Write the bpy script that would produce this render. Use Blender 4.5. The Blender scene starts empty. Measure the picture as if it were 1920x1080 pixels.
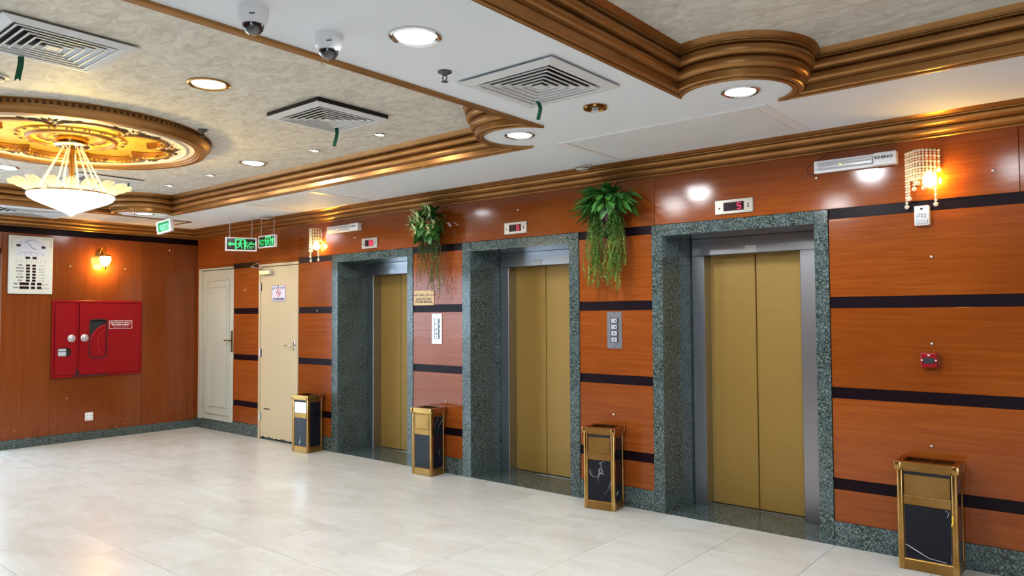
import bpy, bmesh, math, random
from mathutils import Vector, Matrix
random.seed(7)
PI = math.pi
scene = bpy.context.scene
COL = scene.collection

# ------------------------------------------------------------------ camera
F_PX = 1391.7
YAW, PITCH, ROLL = 0.69524, 0.036984, -0.005125
cam_d = bpy.data.cameras.new('camera')
cam_d.sensor_width = 36.0
cam_d.sensor_fit = 'HORIZONTAL'
cam_d.lens = F_PX / 1920 * 36.0
cam_d.clip_start = 0.05
cam = bpy.data.objects.new('camera', cam_d)
COL.objects.link(cam)
fw = Vector((-math.sin(YAW) * math.cos(PITCH), math.cos(YAW) * math.cos(PITCH), math.sin(PITCH)))
rt = Vector((math.cos(YAW), math.sin(YAW), 0))
up = rt.cross(fw)
r2 = rt * math.cos(ROLL) + up * math.sin(ROLL)
u2 = -rt * math.sin(ROLL) + up * math.cos(ROLL)
cam.matrix_world = Matrix(((r2.x, u2.x, -fw.x, 10.2346), (r2.y, u2.y, -fw.y, -5.2541), (r2.z, u2.z, -fw.z, 1.55), (0, 0, 0, 1)))
scene.camera = cam

# ------------------------------------------------------------------ view, world
scene.view_settings.view_transform = 'Standard'
scene.view_settings.look = 'None'
scene.view_settings.gamma = 1.0
scene.view_settings.use_curve_mapping = False
scene.view_settings.exposure = 0.80
scene.cycles.max_bounces = 10
scene.cycles.diffuse_bounces = 6
scene.cycles.glossy_bounces = 4
scene.cycles.transmission_bounces = 6
scene.cycles.transparent_max_bounces = 16
scene.cycles.caustics_reflective = False
scene.cycles.caustics_refractive = False
scene.cycles.sample_clamp_indirect = 6.0
scene.cycles.blur_glossy = 0.5
world = bpy.data.worlds.new('daylight')
scene.world = world
world.use_nodes = True
wn = world.node_tree.nodes
wn['Background'].inputs['Color'].default_value = (0.66, 0.83, 1.0, 1)
wn['Background'].inputs['Strength'].default_value = 4.6

def light(name, kind, loc, energy, color, rot=(0, 0, 0), size=None, size_y=None, radius=None, spot=None, blend=0.6, portal=False):
    d = bpy.data.lights.new(name, kind)
    d.energy = energy
    d.color = color
    if kind == 'AREA':
        d.shape = 'DISK' if size_y is None else 'RECTANGLE'
        d.size = size
        if size_y is not None:
            d.size_y = size_y
        if portal:
            d.cycles.is_portal = True
    if radius is not None:
        d.shadow_soft_size = radius
    if spot:
        d.spot_size = spot
        d.spot_blend = blend
    o = bpy.data.objects.new(name, d)
    o.location = loc
    o.rotation_euler = rot
    COL.objects.link(o)
    return o

WHITE_L = (0.93, 0.97, 1.0)
WARM_L = (1.0, 0.66, 0.28)
# daylight enters through the glazed entrance in the left wall and the glazed front of the lobby
light('entrance_portal', 'AREA', (0.10, -5.0, 1.2), 1.0, (1, 1, 1), (0, -PI / 2, 0), 2.3, 5.1, portal=True)
light('front_portal', 'AREA', (8.0, -8.90, 1.3), 1.0, (1, 1, 1), (PI / 2, 0, 0), 11.6, 2.3, portal=True)

# ------------------------------------------------------------------ helpers
def link(o, parent=None):
    COL.objects.link(o)
    if parent is not None:
        o.parent = parent
    return o

def merge(bm, other):
    tmp = bpy.data.meshes.new('tmp')
    other.to_mesh(tmp)
    other.free()
    bm.from_mesh(tmp)
    bpy.data.meshes.remove(tmp)
    return bm

def obj(name, bm, mat, parent=None, smooth=False, kind=None, angle=None):
    me = bpy.data.meshes.new(name)
    bm.normal_update()
    bm.to_mesh(me)
    bm.free()
    if mat is not None:
        me.materials.append(mat)
    if smooth:
        for p in me.polygons:
            p.use_smooth = True
        if angle:
            me.set_sharp_from_angle(angle=math.radians(angle))
    o = bpy.data.objects.new(name, me)
    link(o, parent)
    if kind:
        o['kind'] = kind
    return o

def inst(src, parent, loc=(0, 0, 0), rot=(0, 0, 0), scale=(1, 1, 1)):
    o = src.copy()
    link(o, parent)
    o.location = loc
    o.rotation_euler = rot
    o.scale = scale
    return o

def empty(name, loc=(0, 0, 0), rotz=0.0):
    o = bpy.data.objects.new(name, None)
    o.empty_display_size = 0.05
    o.location = loc
    o.rotation_euler = (0, 0, rotz)
    return link(o)

def tag(o, label, cat, group=None):
    o['label'] = label
    o['category'] = cat
    if group:
        o['group'] = group
    return o

def thing(name, label, cat, loc=(0, 0, 0), rotz=0.0, group=None):
    return tag(empty(name, loc, rotz), label, cat, group)

def struct(o):
    o['kind'] = 'structure'
    return o

def dup(root, loc, rotz=0.0, label=None):
    r = root.copy()
    link(r)
    r.location = loc
    r.rotation_euler = (0, 0, rotz)
    if label:
        r['label'] = label
    for ch in list(root.children):
        c = ch.copy()
        link(c, r)
        for g in ch.children:
            d = g.copy()
            link(d, c)
    return r

def B():
    return bmesh.new()

def box(bm, x0, x1, y0, y1, z0, z1, bev=0.0, seg=1):
    r = bmesh.ops.create_cube(bm, size=1.0)
    vs = r['verts']
    for v in vs:
        v.co = Vector(((x0 + x1) / 2 + v.co.x * (x1 - x0), (y0 + y1) / 2 + v.co.y * (y1 - y0), (z0 + z1) / 2 + v.co.z * (z1 - z0)))
    if bev > 0:
        es = {e for v in vs for e in v.link_edges}
        bmesh.ops.bevel(bm, geom=list(es), offset=bev, segments=seg, affect='EDGES', profile=0.5)
    return bm

def bx(*a, **k):
    return box(B(), *a, **k)

def tube(bm, pts, r, n=8, cap=True):
    pts = [Vector(p) for p in pts]
    rs = r if isinstance(r, (list, tuple)) else [r] * len(pts)
    rings = []
    prev = None
    for i, p in enumerate(pts):
        t = (pts[min(i + 1, len(pts) - 1)] - pts[max(i - 1, 0)]).normalized()
        if prev is None:
            a = Vector((0, 0, 1)) if abs(t.z) < 0.9 else Vector((1, 0, 0))
            nrm = t.cross(a).normalized()
        else:
            nrm = (prev - t * prev.dot(t)).normalized()
        prev = nrm
        b = t.cross(nrm)
        rings.append([bm.verts.new(p + (nrm * math.cos(2 * PI * k / n) + b * math.sin(2 * PI * k / n)) * rs[i]) for k in range(n)])
    for a, b in zip(rings, rings[1:]):
        for k in range(n):
            bm.faces.new((a[k], a[(k + 1) % n], b[(k + 1) % n], b[k]))
    if cap:
        bm.faces.new(rings[0][::-1])
        bm.faces.new(rings[-1])
    return bm

def lathe(bm, prof, n=32, c=(0, 0, 0), mat=None):
    """prof: list of (r, z); revolves around Z through c."""
    c = Vector(c)
    rings = []
    for r, z in prof:
        if r < 1e-6:
            rings.append([bm.verts.new(c + Vector((0, 0, z)))])
        else:
            rings.append([bm.verts.new(c + Vector((r * math.cos(2 * PI * k / n), r * math.sin(2 * PI * k / n), z))) for k in range(n)])
    for a, b in zip(rings, rings[1:]):
        for k in range(n):
            k2 = (k + 1) % n
            if len(a) == 1 and len(b) == 1:
                continue
            if len(a) == 1:
                bm.faces.new((a[0], b[k2], b[k]))
            elif len(b) == 1:
                bm.faces.new((a[k], a[k2], b[0]))
            else:
                bm.faces.new((a[k], a[k2], b[k2], b[k]))
    bmesh.ops.recalc_face_normals(bm, faces=bm.faces[:])
    return bm

def rot_bm(bm, m):
    bmesh.ops.transform(bm, matrix=m, verts=bm.verts[:])
    return bm

def plate(outer, holes, t, to3d, bm=None):
    """2-D polygon with holes, extruded by t along the frame's normal. to3d(u, v, w)."""
    bm = bm or B()
    edges = []
    for loop in [outer] + list(holes):
        vs = [bm.verts.new((p[0], p[1], 0)) for p in loop]
        for i in range(len(vs)):
            edges.append(bm.edges.new((vs[i], vs[(i + 1) % len(vs)])))
    g = bmesh.ops.triangle_fill(bm, use_beauty=True, use_dissolve=False, edges=edges)
    fs = [f for f in g['geom'] if isinstance(f, bmesh.types.BMFace)]
    if t:
        e = bmesh.ops.extrude_face_region(bm, geom=fs)
        for v in [x for x in e['geom'] if isinstance(x, bmesh.types.BMVert)]:
            v.co.z += t
    for v in bm.verts:
        v.co = Vector(to3d(v.co.x, v.co.y, v.co.z))
    bmesh.ops.recalc_face_normals(bm, faces=bm.faces[:])
    return bm

def rrect(x0, x1, y0, y1, r, n=5):
    out = []
    for cx, cy, a0 in ((x1 - r, y1 - r, 0), (x0 + r, y1 - r, 90), (x0 + r, y0 + r, 180), (x1 - r, y0 + r, 270)):
        for k in range(n + 1):
            a = math.radians(a0 + 90 * k / n)
            out.append((cx + r * math.cos(a), cy + r * math.sin(a)))
    return out

XZ = lambda y: (lambda u, v, w: (u, y + w, v))      # plate in a vertical plane, thickness along +y

def text(name, body, size, mat, parent, loc, align='CENTER', sx=1.0, bold=0.0, rot=(PI / 2, 0, 0)):
    c = bpy.data.curves.new(name, 'FONT')
    c.body = body
    c.size = size
    c.align_x = align
    c.align_y = 'CENTER'
    c.resolution_u = 2
    c.offset = bold
    t = bpy.data.objects.new(name, c)
    COL.objects.link(t)
    dg = bpy.context.evaluated_depsgraph_get()
    dg.update()
    me = bpy.data.meshes.new_from_object(t.evaluated_get(dg))
    bpy.data.objects.remove(t)
    bpy.data.curves.remove(c)
    me.materials.clear()
    me.materials.append(mat)
    o = bpy.data.objects.new(name, me)
    link(o, parent)
    o.location = loc
    o.rotation_euler = rot
    o.scale = (sx, 1, 1)
    return o

_AR = {}
for _s, _n, _l in ((0xFE8D, 2, 'ا'), (0xFE8F, 4, 'ب'), (0xFE93, 2, 'ة'), (0xFE95, 4, 'ت'), (0xFE99, 4, 'ث'), (0xFE9D, 4, 'ج'), (0xFEA1, 4, 'ح'),
                   (0xFEA5, 4, 'خ'), (0xFEA9, 2, 'د'), (0xFEAB, 2, 'ذ'), (0xFEAD, 2, 'ر'), (0xFEAF, 2, 'ز'), (0xFEB1, 4, 'س'), (0xFEB5, 4, 'ش'),
                   (0xFEB9, 4, 'ص'), (0xFEBD, 4, 'ض'), (0xFEC1, 4, 'ط'), (0xFEC5, 4, 'ظ'), (0xFEC9, 4, 'ع'), (0xFECD, 4, 'غ'), (0xFED1, 4, 'ف'),
                   (0xFED5, 4, 'ق'), (0xFED9, 4, 'ك'), (0xFEDD, 4, 'ل'), (0xFEE1, 4, 'م'), (0xFEE5, 4, 'ن'), (0xFEE9, 4, 'ه'), (0xFEED, 2, 'و'),
                   (0xFEF1, 4, 'ي')):
    _AR[_l] = (_s, _n)

def arabic(s):
    """joined letter shapes in display order"""
    out = []
    for i, ch in enumerate(s):
        if ch not in _AR:
            out.append(ch)
            continue
        st, n = _AR[ch]
        prev = i > 0 and s[i - 1] in _AR and _AR[s[i - 1]][1] == 4
        nxt = i + 1 < len(s) and s[i + 1] in _AR and n == 4
        out.append(chr(st + (3 if prev and nxt else 1 if prev else 2 if nxt else 0)))
    return ''.join(reversed(out))

# ------------------------------------------------------------------ materials
def mat_base(name, color=(0.8, 0.8, 0.8), rough=0.5, metal=0.0, spec=0.5, coat=0.0, coat_rough=0.05, emit=None, strength=0.0, alpha=1.0):
    m = bpy.data.materials.new(name)
    m.use_nodes = True
    p = m.node_tree.nodes['Principled BSDF']
    p.inputs['Base Color'].default_value = (*color, 1)
    p.inputs['Roughness'].default_value = rough
    p.inputs['Metallic'].default_value = metal
    p.inputs['Specular IOR Level'].default_value = spec
    p.inputs['Coat Weight'].default_value = coat
    p.inputs['Coat Roughness'].default_value = coat_rough
    if emit:
        p.inputs['Emission Color'].default_value = (*emit, 1)
        p.inputs['Emission Strength'].default_value = strength
    p.inputs['Alpha'].default_value = alpha
    return m

class N:
    """tiny node-graph helper"""
    def __init__(self, m):
        self.t = m.node_tree
        self.p = self.t.nodes['Principled BSDF']
    def n(self, typ, **k):
        x = self.t.nodes.new(typ)
        for a, b in k.items():
            setattr(x, a, b)
        return x
    def l(self, a, b):
        self.t.links.new(a, b)
    def pos(self, scale, rnd=True):
        g = self.n('ShaderNodeNewGeometry')
        src = g.outputs['Position']
        if rnd:
            oi = self.n('ShaderNodeObjectInfo')
            ml = self.n('ShaderNodeMath', operation='MULTIPLY')
            self.l(oi.outputs['Random'], ml.inputs[0])
            ml.inputs[1].default_value = 37.0
            ad = self.n('ShaderNodeVectorMath', operation='ADD')
            self.l(src, ad.inputs[0])
            self.l(ml.outputs[0], ad.inputs[1])
            src = ad.outputs[0]
        mp = self.n('ShaderNodeMapping')
        mp.inputs['Scale'].default_value = scale
        self.l(src, mp.inputs['Vector'])
        return mp.outputs[0]
    def noise(self, vec, scale=1.0, detail=4.0, rough=0.55, dist=0.0):
        x = self.n('ShaderNodeTexNoise')
        x.inputs['Scale'].default_value = scale
        x.inputs['Detail'].default_value = detail
        x.inputs['Roughness'].default_value = rough
        x.inputs['Distortion'].default_value = dist
        self.l(vec, x.inputs['Vector'])
        return x.outputs['Fac']
    def ramp(self, fac, stops):
        x = self.n('ShaderNodeValToRGB')
        e = x.color_ramp.elements
        while len(e) < len(stops):
            e.new(0.5)
        for el, (p, c) in zip(e, stops):
            el.position = p
            el.color = (*c, 1)
        self.l(fac, x.inputs['Fac'])
        return x.outputs['Color']
    def mix(self, a, b, fac, typ='MIX'):
        x = self.n('ShaderNodeMix', data_type='RGBA', blend_type=typ)
        for s, v in ((x.inputs[0], fac), (x.inputs[6], a), (x.inputs[7], b)):
            if isinstance(v, (int, float)):
                s.default_value = v
            elif isinstance(v, tuple):
                s.default_value = (*v, 1)
            else:
                self.l(v, s)
        return x.outputs[2]
    def tint(self, col, amount):
        """per-object brightness variation"""
        oi = self.n('ShaderNodeObjectInfo')
        mr = self.n('ShaderNodeMapRange')
        mr.inputs['To Min'].default_value = 1 - amount
        mr.inputs['To Max'].default_value = 1 + amount
        self.l(oi.outputs['Random'], mr.inputs['Value'])
        vm = self.n('ShaderNodeVectorMath', operation='SCALE')
        self.l(col, vm.inputs[0])
        self.l(mr.outputs[0], vm.inputs['Scale'])
        return vm.outputs[0]
    def color(self, c):
        self.l(c, self.p.inputs['Base Color'])
    def bump(self, h, strength=0.2, dist=0.01):
        b = self.n('ShaderNodeBump')
        b.inputs['Strength'].default_value = strength
        b.inputs['Distance'].default_value = dist
        self.l(h, b.inputs['Height'])
        self.l(b.outputs[0], self.p.inputs['Normal'])

def wood(name, scale, a, b, rough=0.12, spec=0.36):
    m = mat_base(name, a, rough, spec=spec)
    g = N(m)
    v = g.pos(scale)
    f = g.noise(v, 1.0, 6, 0.62, 0.6)
    f2 = g.noise(g.pos((0.8, 0.8, 0.8)), 1.0, 2)
    c = g.ramp(f, ((0.28, a), (0.5, tuple((x + y) / 2 for x, y in zip(a, b))), (0.72, b)))
    c = g.mix(c, tuple(x * 0.72 for x in a), g.ramp(f2, ((0.45, (0, 0, 0)), (0.75, (0.55, 0.55, 0.55)))))
    g.color(g.tint(c, 0.06))
    g.bump(f, 0.04, 0.004)
    return m

M = {}
M['wood_h'] = wood('orange_laminate_horizontal', (2.2, 2.2, 46.0), (0.2075, 0.0407, 0.0058), (0.2946, 0.0739, 0.0112))
def scuffed(m, chip, z_top):
    g = N(m)
    src = g.p.inputs['Base Color'].links[0].from_socket
    gg = g.n('ShaderNodeNewGeometry')
    sx = g.n('ShaderNodeSeparateXYZ')
    g.l(gg.outputs['Position'], sx.inputs[0])
    lo = g.n('ShaderNodeMapRange')
    lo.inputs['From Min'].default_value = 0.10
    lo.inputs['From Max'].default_value = z_top
    lo.inputs['To Min'].default_value = 0.8
    lo.inputs['To Max'].default_value = 0.0
    g.l(sx.outputs['Z'], lo.inputs['Value'])
    f = g.noise(g.pos((9, 9, 30)), 1.6, 6, 0.7)
    mu = g.n('ShaderNodeMath', operation='MULTIPLY')
    g.l(g.ramp(f, ((0.60, (0, 0, 0)), (0.66, (1, 1, 1)))), mu.inputs[0])
    g.l(lo.outputs[0], mu.inputs[1])
    g.color(g.mix(src, chip, mu.outputs[0]))
M['wood_v'] = wood('brown_laminate_vertical', (34.0, 34.0, 1.1), (0.1637, 0.0363, 0.0075), (0.2234, 0.0557, 0.0126))
scuffed(M['wood_v'], (0.42, 0.24, 0.13), 0.32)
M['stripe'] = mat_base('dark_plum_laminate', (0.007, 0.0025, 0.005), 0.35, spec=0.12)

def granite():
    m = mat_base('green_grey_granite', (0.1, 0.13, 0.12), 0.12, spec=0.42)
    g = N(m)
    v = g.pos((1, 1, 1), rnd=False)
    n1 = g.noise(v, 85.0, 3, 0.6)
    n2 = g.noise(v, 150.0, 2, 0.5)
    n3 = g.noise(v, 5.0, 2)
    c = g.ramp(n1, ((0.36, (0.0101, 0.0151, 0.0151)), (0.47, (0.0504, 0.0714, 0.0672)), (0.56, (0.0966, 0.1302, 0.1176)), (0.68, (0.2268, 0.2604, 0.2394))))
    c = g.mix(c, (0.006, 0.009, 0.010), g.ramp(n2, ((0.56, (0, 0, 0)), (0.62, (1, 1, 1)))))
    c = g.mix(c, (0.10, 0.14, 0.15), g.ramp(n3, ((0.4, (0, 0, 0)), (0.7, (0.35, 0.35, 0.35)))))
    g.color(c)
    return m
M['granite'] = granite()

def marble_floor():
    m = mat_base('cream_marble_tile', (0.7, 0.66, 0.58), 0.25, spec=0.5)
    g = N(m)
    v = g.pos((1.0, 2.3, 1.0))
    n1 = g.noise(v, 1.6, 5, 0.6, 0.8)
    n2 = g.noise(g.pos((1, 1, 1)), 2.2, 8, 0.7, 2.0)
    c = g.ramp(n1, ((0.3, (0.5452, 0.5170, 0.4653)), (0.55, (0.6063, 0.5969, 0.5593)), (0.75, (0.6486, 0.6533, 0.6298))))
    vein = g.ramp(n2, ((0.487, (0, 0, 0)), (0.5, (0.35, 0.35, 0.35)), (0.513, (0, 0, 0))))
    c = g.mix(c, (0.50, 0.43, 0.33), vein)
    g.color(g.tint(c, 0.03))
    return m
M['marble'] = marble_floor()
M['grout'] = mat_base('tan_grout', (0.34, 0.28, 0.20), 0.6)

def plaster(name, a, b, scale, rough=0.75, bump=0.0):
    m = mat_base(name, a, rough, spec=0.3)
    g = N(m)
    f = g.noise(g.pos(scale, rnd=False), 1.0, 6, 0.65, 1.2)
    g.color(g.ramp(f, ((0.34, a), (0.64, b))))
    if bump:
        g.bump(f, bump, 0.01)
    return m
M['soffit'] = plaster('white_ceiling_paint', (0.80, 0.845, 0.90), (0.83, 0.87, 0.915), (1.5, 1.5, 1.5), 0.7)
M['coffer'] = plaster('beige_suede_paint', (0.55, 0.51, 0.43), (0.78, 0.745, 0.665), (8.0, 13.0, 8.0), 0.62, 0.15)
M['panelwhite'] = plaster('white_access_panel_paint', (0.74, 0.765, 0.78), (0.80, 0.81, 0.82), (3, 3, 3), 0.6)

def bronze():
    m = mat_base('bronze_gold_paint', (0.40, 0.19, 0.06), 0.33, metal=0.65, spec=0.5)
    g = N(m)
    f = g.noise(g.pos((3, 3, 3), rnd=False), 1.5, 4)
    g.color(g.ramp(f, ((0.3, (0.33, 0.15, 0.043)), (0.7, (0.43, 0.21, 0.064)))))
    return m
M['bronze'] = bronze()
M['bronze_dark'] = mat_base('dark_bronze_paint', (0.13, 0.065, 0.022), 0.5, metal=0.4)
M['goldleaf'] = plaster('gold_leaf', (0.66, 0.38, 0.045), (0.86, 0.56, 0.09), (14, 14, 14), 0.35, 0.5)
M['goldleaf'].node_tree.nodes['Principled BSDF'].inputs['Metallic'].default_value = 0.5
M['cream'] = mat_base('cream_plaster', (0.74, 0.68, 0.55), 0.5)

def brass(name, a, b, rough):
    m = mat_base(name, a, rough, metal=1.0)
    g = N(m)
    f = g.noise(g.pos((6, 6, 6)), 1.0, 3)
    g.color(g.ramp(f, ((0.35, a), (0.65, b))))
    return m
M['brass'] = brass('polished_brass', (0.3600, 0.1890, 0.0495), (0.5040, 0.2970, 0.0990), 0.2)
M['brass_flat'] = brass('satin_brass', (0.3060, 0.1615, 0.0425), (0.3825, 0.2167, 0.0680), 0.33)
M['brass_dark'] = mat_base('dull_tray_brass', (0.20, 0.13, 0.05), 0.4, metal=0.8)
M['black'] = mat_base('matt_black', (0.006, 0.006, 0.007), 0.6)

def black_marble():
    m = mat_base('black_marble', (0.008, 0.009, 0.014), 0.10, spec=0.28)
    g = N(m)
    f = g.noise(g.pos((1.6, 1.6, 0.8)), 2.2, 3, 0.5, 0.6)
    f2 = g.noise(g.pos((1, 1, 1)), 5.0, 2)
    v = g.mix((0, 0, 0), g.ramp(f, ((0.495, (0, 0, 0)), (0.5, (0.75, 0.75, 0.75)), (0.505, (0, 0, 0)))), g.ramp(f2, ((0.45, (0, 0, 0)), (0.6, (1, 1, 1)))))
    g.color(g.mix((0.006, 0.007, 0.013), (0.6, 0.6, 0.6), v))
    return m
M['black_marble'] = black_marble()

def gold_door():
    m = mat_base('ochre_gold_door_paint', (0.36, 0.215, 0.035), 0.42, metal=0.25, spec=0.4)
    g = N(m)
    f = g.noise(g.pos((3, 3, 40)), 1.0, 5)
    f2 = g.noise(g.pos((2.0, 2.0, 24.0)), 1.0, 8, 0.75, 0.4)
    c = g.ramp(f, ((0.3, (0.3066, 0.1806, 0.0378)), (0.7, (0.3318, 0.1974, 0.0437))))
    # scuff marks low on the leaves
    sx = g.n('ShaderNodeSeparateXYZ')
    gg = g.n('ShaderNodeNewGeometry')
    g.l(gg.outputs['Position'], sx.inputs[0])
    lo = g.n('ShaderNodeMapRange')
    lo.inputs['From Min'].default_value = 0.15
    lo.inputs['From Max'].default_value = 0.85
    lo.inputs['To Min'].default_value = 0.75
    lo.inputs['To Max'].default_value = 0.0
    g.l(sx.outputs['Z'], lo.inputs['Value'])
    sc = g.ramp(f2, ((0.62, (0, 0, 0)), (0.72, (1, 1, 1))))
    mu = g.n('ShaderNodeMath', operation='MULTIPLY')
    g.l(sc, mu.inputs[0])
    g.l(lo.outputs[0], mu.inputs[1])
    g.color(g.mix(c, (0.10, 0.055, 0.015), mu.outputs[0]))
    return m
M['gold_door'] = gold_door()

def steel():
    m = mat_base('brushed_stainless_steel', (0.36, 0.36, 0.38), 0.30, metal=1.0)
    g = N(m)
    f = g.noise(g.pos((4, 4, 260)), 1.0, 3)
    g.color(g.ramp(f, ((0.3, (0.3608, 0.3608, 0.3740)), (0.7, (0.4004, 0.4004, 0.4136)))))
    return m
M['steel'] = steel()
M['chrome'] = mat_base('chrome', (0.75, 0.76, 0.78), 0.12, metal=1.0)
M['plate'] = mat_base('satin_aluminium', (0.62, 0.62, 0.64), 0.35, metal=0.8)

def worn(name, a, chip, z_lo=0.0, amt=0.6, rough=0.45):
    m = mat_base(name, a, rough, spec=0.4)
    g = N(m)
    f = g.noise(g.pos((7, 7, 5)), 2.0, 8, 0.75)
    g2 = g.noise(g.pos((1.2, 1.2, 1.2)), 1.0, 3)
    c = g.ramp(g2, ((0.3, tuple(x * 0.93 for x in a)), (0.7, a)))
    g.color(g.mix(c, chip, g.ramp(f, ((0.70, (0, 0, 0)), (0.735, (amt, amt, amt))))))
    return m
M['door_grey'] = worn('aged_grey_white_paint', (0.4750, 0.4703, 0.3990), (0.25, 0.20, 0.13), amt=0.35)
M['door_cream'] = worn('cream_door_paint', (0.5580, 0.4410, 0.2700), (0.1080, 0.0720, 0.0450), amt=0.7)
M['red'] = mat_base('red_enamel', (0.2376, 0.0018, 0.0053), 0.3, spec=0.35)
M['red_dark'] = mat_base('dark_red_enamel', (0.20, 0.004, 0.006), 0.35)
M['white'] = mat_base('white_plastic', (0.86, 0.86, 0.87), 0.35)
M['white_grey'] = mat_base('pale_grey_plastic', (0.50, 0.52, 0.55), 0.25)
M['ivory'] = mat_base('ivory_plastic', (0.5950, 0.5950, 0.5270), 0.45)
M['dial'] = mat_base('pale_lilac_dial', (0.5610, 0.5610, 0.6290), 0.4)
M['ventwhite'] = mat_base('white_powder_coat', (0.72, 0.73, 0.74), 0.45)
M['ink'] = mat_base('black_ink', (0.012, 0.012, 0.014), 0.5)
M['ink_blue'] = mat_base('dark_blue_ink', (0.03, 0.03, 0.16), 0.5)
M['ink_red'] = mat_base('red_ink', (0.45, 0.02, 0.03), 0.5)
M['ink_white'] = mat_base('white_ink', (0.75, 0.70, 0.70), 0.5)
M['sign_white'] = mat_base('lilac_white_sign', (0.66, 0.62, 0.70), 0.4)
M['tan_plate'] = mat_base('tan_brass_plate', (0.55, 0.36, 0.17), 0.4, metal=0.2)
M['dome_glass'] = mat_base('smoked_dome', (0.012, 0.014, 0.02), 0.05, spec=0.9, coat=1.0)
M['wire'] = mat_base('dark_cable', (0.03, 0.012, 0.01), 0.5)
M['white_wire'] = mat_base('white_cable', (0.6, 0.6, 0.6), 0.5)
M['green_ribbon'] = mat_base('green_satin_ribbon', (0.0, 0.13, 0.05), 0.4)
M['tube_glass'] = mat_base('frosted_tube', (0.62, 0.63, 0.66), 0.2)
M['sticker'] = mat_base('white_sticker', (0.62, 0.60, 0.55), 0.5)
M['pot'] = mat_base('dark_wicker', (0.05, 0.02, 0.018), 0.6)
M['grime'] = mat_base('smoke_detector_plastic', (0.62, 0.58, 0.52), 0.5)
M['stem_red'] = mat_base('dark_red_stem', (0.07, 0.012, 0.012), 0.5)

def leaf_mat(name, a, b):
    m = mat_base(name, a, 0.42)
    g = N(m)
    oi = g.n('ShaderNodeObjectInfo')
    f = g.noise(g.pos((9, 9, 9)), 1.0, 2)
    c = g.ramp(f, ((0.3, a), (0.7, b)))
    g.color(g.tint(c, 0.35))
    return m
M['leaf'] = leaf_mat('dark_green_leaf', (0.025, 0.12, 0.018), (0.085, 0.26, 0.045))
M['leaf_light'] = leaf_mat('pale_green_leaf', (0.40, 0.55, 0.18), (0.68, 0.76, 0.42))
M['vine'] = leaf_mat('trailing_vine_green', (0.03, 0.10, 0.015), (0.10, 0.20, 0.04))
M['vine_long'] = leaf_mat('long_vine_green', (0.07, 0.17, 0.025), (0.20, 0.29, 0.06))
M['vine_pale'] = leaf_mat('trailing_vine_olive', (0.10, 0.16, 0.03), (0.22, 0.24, 0.07))

def emis(name, color, strength):
    m = mat_base(name, (0, 0, 0), 0.4, emit=color, strength=strength)
    return m
M['lamp'] = emis('cool_white_lamp', (0.92, 0.97, 1.0), 14.0)
M['lamp_small'] = emis('warm_white_lamp', (1.0, 0.93, 0.82), 8.0)
M['bowl'] = emis('lit_alabaster_bowl', (1.0, 0.91, 0.72), 3.2)
M['globe'] = emis('lit_amber_globe', (1.0, 0.72, 0.25), 14.0)
M['bulb'] = emis('lit_filament_bulb', (1.0, 0.74, 0.28), 16.0)
M['led_red'] = emis('red_led', (1.0, 0.02, 0.10), 0.85)
M['led_red_panel'] = emis('red_lit_screen', (1.0, 0.01, 0.06), 0.25)
M['led_green'] = emis('green_lit_symbol', (0.04, 0.95, 0.22), 0.8)
M['green_panel'] = emis('green_lit_panel', (0.005, 0.55, 0.16), 0.55)
M['green_white'] = emis('pale_green_lit', (0.30, 1.0, 0.60), 0.8)
M['led_yellow'] = emis('yellow_led', (0.9, 0.8, 0.05), 2.0)
M['screen_dark'] = mat_base('dark_display_window', (0.02, 0.004, 0.006), 0.15)

def crystal(name, tint, tr=0.45, em=0.0):
    m = bpy.data.materials.new(name)
    m.use_nodes = True
    t = m.node_tree
    for n in list(t.nodes):
        t.nodes.remove(n)
    out = t.nodes.new('ShaderNodeOutputMaterial')
    tp = t.nodes.new('ShaderNodeBsdfTransparent')
    tp.inputs['Color'].default_value = (*tint, 1)
    p = t.nodes.new('ShaderNodeBsdfPrincipled')
    p.inputs['Base Color'].default_value = (*tint, 1)
    p.inputs['Roughness'].default_value = 0.08
    p.inputs['Specular IOR Level'].default_value = 0.9
    mx = t.nodes.new('ShaderNodeMixShader')
    mx.inputs[0].default_value = 1 - tr
    t.links.new(tp.outputs[0], mx.inputs[1])
    t.links.new(p.outputs[0], mx.inputs[2])
    t.links.new(mx.outputs[0], out.inputs[0])
    return m
M['crystal'] = crystal('clear_crystal', (0.95, 0.90, 0.80), 0.35)
def frosted():
    m = crystal('ribbed_crystal', (0.90, 0.88, 0.80), 0.40)
    t = m.node_tree
    mx = [n for n in t.nodes if n.type == 'MIX_SHADER'][0]
    tl = t.nodes.new('ShaderNodeBsdfTranslucent')
    tl.inputs['Color'].default_value = (0.95, 0.93, 0.86, 1)
    m2 = t.nodes.new('ShaderNodeMixShader')
    m2.inputs[0].default_value = 0.5
    src = mx.inputs[2].links[0].from_socket
    t.links.new(src, m2.inputs[1])
    t.links.new(tl.outputs[0], m2.inputs[2])
    t.links.new(m2.outputs[0], mx.inputs[2])
    return m
M['crystal_leaf'] = frosted()
M['bezel'] = mat_base('champagne_bezel', (0.42, 0.38, 0.32), 0.35, metal=0.5)
M['gunmetal'] = mat_base('dull_grey_metal', (0.12, 0.12, 0.12), 0.4, metal=0.7)
M['pane'] = crystal('clear_window_pane', (0.95, 0.98, 1.0), 0.93)

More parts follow.
